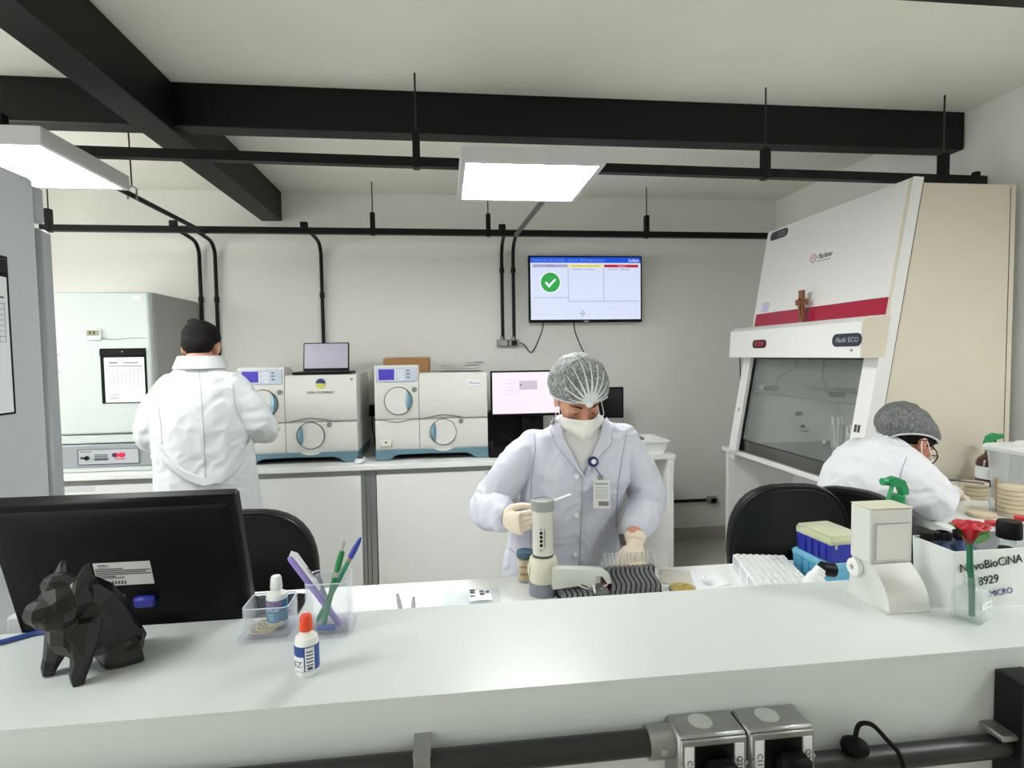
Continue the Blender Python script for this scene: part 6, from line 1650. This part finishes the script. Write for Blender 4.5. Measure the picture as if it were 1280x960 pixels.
def leaf(base, tipv, wid, up):
    base, tipv = Vector(base), Vector(tipv); d = tipv-base; s = d.cross(Vector(up)).normalized()
    def fn(u, v):
        w_ = wid*math.sin(PI*min(1, .08+.92*u))**.8; return base+d*u+s*(w_*(v-.5)*2)+Vector(up)*(.006*math.sin(PI*u)+.005*abs(v-.5))
    b = MB(); b.grid(fn, 8, 4); N = len(b.v); b.v += [tuple(Vector(v)-Vector(up)*.001) for v in b.v]; b.f += [tuple(N+i for i in reversed(f)) for f in b.f]; b.mi += b.mi
    return b.build('leaf', M_leaf, t, angle=180)
leaf(HC+Vector((.002, -.012, .004)), HC+Vector((.006, -.030, .030)), .016, (.1, -.7, .5))
leaf(HC+Vector((-.008, 0, .006)), HC+Vector((-.046, .004, .045)), .006, (0, -.5, .8))
leaf(HC+Vector((.010, .002, .008)), HC+Vector((.055, .01, .032)), .011, (0, -.4, .9))
# green trigger spray bottle
def trigger_bottle(label, x, y, zb, htop, bodym, capm, r, rot, s=1.0, labelm=None):
    t = thing('spray_bottle', label, 'spray bottle', (x, y, zb), rot); h = htop-zb
    hb = h-.075*s
    MB().lathe([(r*.95, 0), (r, .004), (r, hb*.70), (r*.85, hb*.82), (r*.42, hb*.95), (r*.4, hb)], n=24).build('bottle', bodym, t)
    MB().lathe([(.016*s, hb-.004), (.0165*s, hb), (.0165*s, hb+.024*s), (.014*s, hb+.026*s)], n=20).build('collar', capm, t)
    b = MB(); b.prism([(-.030*s, hb+.066*s), (-.03*s, hb+.050*s), (.0*s, hb+.046*s), (.008*s, hb+.0262*s), (.022*s, hb+.0262*s), (.022*s, hb+.04*s), (.012*s, hb+.062*s), (-.012*s, hb+.072*s)], -.010*s, .010*s, 'y'); hd_ = b.build('trigger_head', capm, t)
    MB().cyl((-.044*s, 0, hb+.06*s), (-.030*s, 0, hb+.059*s), .0095*s, n=14).build('nozzle', capm, t)
    MB().tube(bez([(-.016*s, 0, hb+.048*s), (-.022*s, 0, hb+.03*s), (-.028*s, 0, hb+.012*s)], 4), [(.003*s, .007*s)]*9, 8).build('trigger', capm, t)
    if labelm:
        l_ = MB().lathe([(r*1.01, hb*.22), (r*1.012, hb*.23), (r*1.012, hb*.58), (r*1.01, hb*.59)], n=24, cap0=False, cap1=False).build('label', labelm, t)
        for k in range(4): band(t, r*1.013, 215-math.degrees(rot), 320-math.degrees(rot), hb*(.28+.065*k), hb*(.28+.065*k+.022), M_inkl, 'label_text', .0005, 6)
    return t
M_gcap = mat('trigger_green', (24, 142, 82), .4)
p = pix(1119, 610, y=1.236)
trigger_bottle('clear spray bottle with a green trigger behind the ivory dispenser', p.x+.008, 1.237, CZ, pix(1119, 594, y=1.237).z, M_clear, M_gcap, .029, 0, .95)

# ================================================================== side table with dishes
p = pix(1250, 608, z=STZ)
trigger_bottle('amber spray bottle with a white label and green trigger beside the hood', 2.44, 2.30, STZ, pix(1252, 540, y=2.3).z, mat('amber_glass', (58, 24, 20), .2, coat=.5), M_gcap, .052, math.radians(180), 1.2, M_paper)
M_dish = thin('dish_clear', (236, 226, 204), .35, .08, .35); M_agar = mat('agar_cream', (222, 200, 160), .35)
def dish_stack(px, py, n, label, y=None, zb=STZ):
    p = pix(px, py, z=zb)
    for k in range(n):
        od = ('bottom', 'second from the bottom', 'third from the bottom', 'fourth from the bottom', 'fifth from the bottom', 'sixth from the bottom', 'topmost')[k if k < n-1 else 6]
        t = thing('culture_dish', label if n == 1 else 'culture dish, %s, of %s' % (od, label), 'culture dish', (p.x, p.y, zb+.0165*k), 0, 'stacked culture dishes')
        MB().lathe([(.043, 0), (.045, .0015), (.045, .0145), (.044, .015)], n=28, cap1=False).build('dish', M_dish, t)
        MB().lathe([(.042, .002), (.0425, .003), (.0425, .0095), (.042, .010)], n=24).build('medium', M_agar, t)
        MB().lathe([(.0455, .006), (.0468, .0065), (.0468, .0155), (.046, .016), (.001, .016)], n=28, cap0=False, cap1=False).build('lid', M_dish, t)
dish_stack(1218, 622, 4, 'the low stack beside the gloved hands')
dish_stack(1266, 645, 7, 'the tall stack near the plastic container')
dish_stack(1226, 645, 1, 'single clear culture dish in front of the lower stack')
p = pix(1246, 640, z=STZ)
t = thing('loop_holder', 'small glass beaker holding a metal rod between the dish stacks', 'beaker', (p.x, p.y, STZ))
MB().lathe([(.020, 0), (.022, .003), (.027, .045), (.029, .046)], n=20, cap1=False).build('beaker', M_clear, t)
MB().tube([(0, 0, .004), (.004, .006, .10), (.005, .008, .13)], [.006, .005, .004], 10).build('rod', mat('brass_rod', (170, 140, 96), .35, .7), t)
p = pix(1272, 607, z=STZ)
t = thing('plastic_container', 'translucent plastic container with a white lid beside the amber bottle', 'container', (2.36, 2.03, STZ))
M_pc = thin('container_clear', (228, 232, 234), .4, .2, .3)
b = MB(); b.rings([rrect(-.12, .12, -.08, .08, .02, .001), rrect(-.135, .135, -.095, .095, .022, .20)], True, False); b.build('tub', M_pc, t)
MB().rings([rrect(-.145, .145, -.105, .105, .022, .2005), rrect(-.148, .148, -.108, .108, .024, .215), rrect(-.14, .14, -.10, .10, .022, .226)]).build('lid', mat('lid_white', (224, 226, 226), .4), t)
MB().rings([rrect(-.06, .10, -.06, .06, .02, .2265), rrect(-.05, .09, -.05, .05, .02, .24)]).build('lid_boss', MATS['lid_white'], t)
p0 = pix(1273, 640, z=STZ)
t = thing('acrylic_stand', 'thin white edged acrylic stand at the front of the dish stacks', 'stand', (pix(1273, 640, z=STZ).x+.0, p0.y-.08, STZ))
MB().box(-.003, .003, -.003, .003, 0, .17, .001).build('upright', M_white, t); MB().box(-.014, .10, -.003, .003, .17, .175, .001).build('top_edge', M_white, t); MB().box(.003, .1, -.0012, .0012, .001, .17).build('sheet', M_clear, t)
MB().box(.094, .1, -.003, .003, 0, .17, .001).build('upright', M_white, t)

# ================================================================== under the counter edge
FY = CY0
M_pipe = mat('black_pipe', (26, 27, 28), .4, var=.15, vscale=30)
def yz(px, py, y): p = pix(px, py, y=y); return p
t = thing('conduit_pipe', 'thick black pipe fixed under the counter edge and joining the metal boxes', 'pipe', (0, FY, 0))
a, c = pix(360, 959, y=FY-.03), pix(815, 914, y=FY-.03)
zl, zr = a.z-.021, c.z-.021
MB().tube([(-1.3, -.027, zl+(zl-zr)*.0), (.338, -.027, zr)], .021, 16).build('pipe', M_pipe, t)
cx = pix(527, 945, y=FY-.05).x
zc = zr
MB().rings([[(cx-.014, .0, zc+.03), (cx+.014, .0, zc+.03), (cx+.014, -.05, zc+.026), (cx-.014, -.05, zc+.026)], [(cx-.014, .0, zc+.034), (cx+.014, .0, zc+.034), (cx+.014, -.053, zc+.03), (cx-.014, -.053, zc+.03)]]).build('clamp_arm', M_galv, t)
MB().box(cx-.013, cx+.013, -.052, -.0485, zc-.03, zc+.03, .001).build('clamp', M_galv, t)
MB().tube([(.325, -.027, zr), (.366, -.027, zr)], [.0265, .0265], 18).build('coupling', M_galv, t)
MB().cyl((.345, -.056, zr), (.345, -.05, zr), .006, n=12).build('screw', M_sil, t)
ztop = .922
def socket_box(x0, x1, label):
    t = thing('socket_box', label, 'socket box', ((x0+x1)/2, FY, ztop-.105)); w = (x1-x0)/2; d = .062; h = .105
    MB().box(-w, w, -d, -.0005, 0, h, .004).build('body', M_galv, t)
    MB().cyl((-.006, -d*.45, h), (-.006, -d*.45, h+.0015), .020, n=24).build('knockout', mat('pale_metal', (186, 188, 184), .5, .5), t)
    f = MB(); f.box(-w+.002, w-.002, -d-.006, -d-.0005, .004, h-.004, .002); fp = f.build('face_plate', M_galv, t)
    MB().box(-w+.026, w-.026, -d-.0072, -d-.0062, .012, h-.014).build('opening', M_black, fp)
    for sx, tx in ((-1, 'C11'), (1, 'Q21')):
        l = MB().box(sx*(w-.016)-.0075, sx*(w-.016)+.0075, -d-.0078, -d-.0062, .012, h-.014).build('label_strip', M_paper, fp)
        text('lettering', tx, .013, face_mat((sx*(w-.016)-.004, -d-.0082, h-.035), (0, 0, -1), (1, 0, 0)), M_ink, fp, 'LEFT')
    for sx in (-1, 1): MB().cyl((sx*(w-.005), -d-.009, h*.55), (sx*(w-.005), -d-.006, h*.55), .003, n=10).build('screw', M_sil, fp)
    return t, w, d, h
s1_, w, d, h = socket_box(.366, .484, 'metal socket box with black plug next to the pipe coupling')
s2_, w, d, h = socket_box(.487, .604, 'metal socket box with black plug at the round cap side')
for s_, dx_, lb in ((s1_, .004, 'black plug pushed into the socket box by the coupling'), (s2_, .008, 'black plug pushed into the socket box by the round cap')):
    t = thing('power_plug', lb, 'plug', (s_.location.x+dx_, FY-d-.0075, s_.location.z))
    b = MB(); b.box(-.026, .026, -.034, 0, .02, .074, .008); b.build('body', M_blackm, t)
    MB().tube(bez([(0, -.03, .035), (.002, -.05, .02), (.004, -.055, -.03), (.006, -.05, -.12)], 4), .008, 10).build('cord', M_black, t)
t = thing('conduit_pipe', 'thick black pipe under the counter edge beyond the socket boxes', 'pipe', (0, FY, 0))
a, c = pix(1025, 941, y=FY-.03), pix(1270, 920, y=FY-.03)
zz_ = (a.z+c.z)/2-.02
MB().tube([(.6045, -.027, zz_), (pix(1268, 850, y=FY-.04).x-.001, -.027, zz_)], .020, 16).build('pipe', M_pipe, t)
ca = pix(1258, 910, y=FY-.03); MB().box(ca.x-.028, ca.x+.012, -.05, -.0005, zz_+.0205, zz_+.032, .003).build('clamp', M_galv, t)
MB().cyl((.612, -.045, zz_+.004), (.612, -.04, zz_+.004), .006, n=12).build('screw', M_sil, t)
p = pix(1070, 933, y=FY-.03)
t = thing('cable_cap', 'round black cable cap on the lower pipe with a looping cord', 'cap', (p.x, FY-.027, zz_+.0205))
MB().lathe([(.022, 0), (.0235, .004), (.021, .012), (.014, .017), (.005, .018)], n=24).build('cap', M_blackm, t)
q = [pix(1068, 925, y=FY-.03), pix(1074, 906, y=FY-.03), pix(1090, 906, y=FY-.045), pix(1108, 924, y=FY-.055), pix(1125, 945, y=FY-.06), pix(1135, 985, y=FY-.06)]
MB().tube(bez([v-t.location for v in q], 6), .004, 8).build('cord', M_blackm, t)
p = pix(1268, 850, y=FY-.04)
tag(MB().box(p.x, p.x+.06, FY-.06, FY-.0005, .35, p.z, .003).build('metal_post', M_steel), 'black square metal post standing against the counter front', 'post')
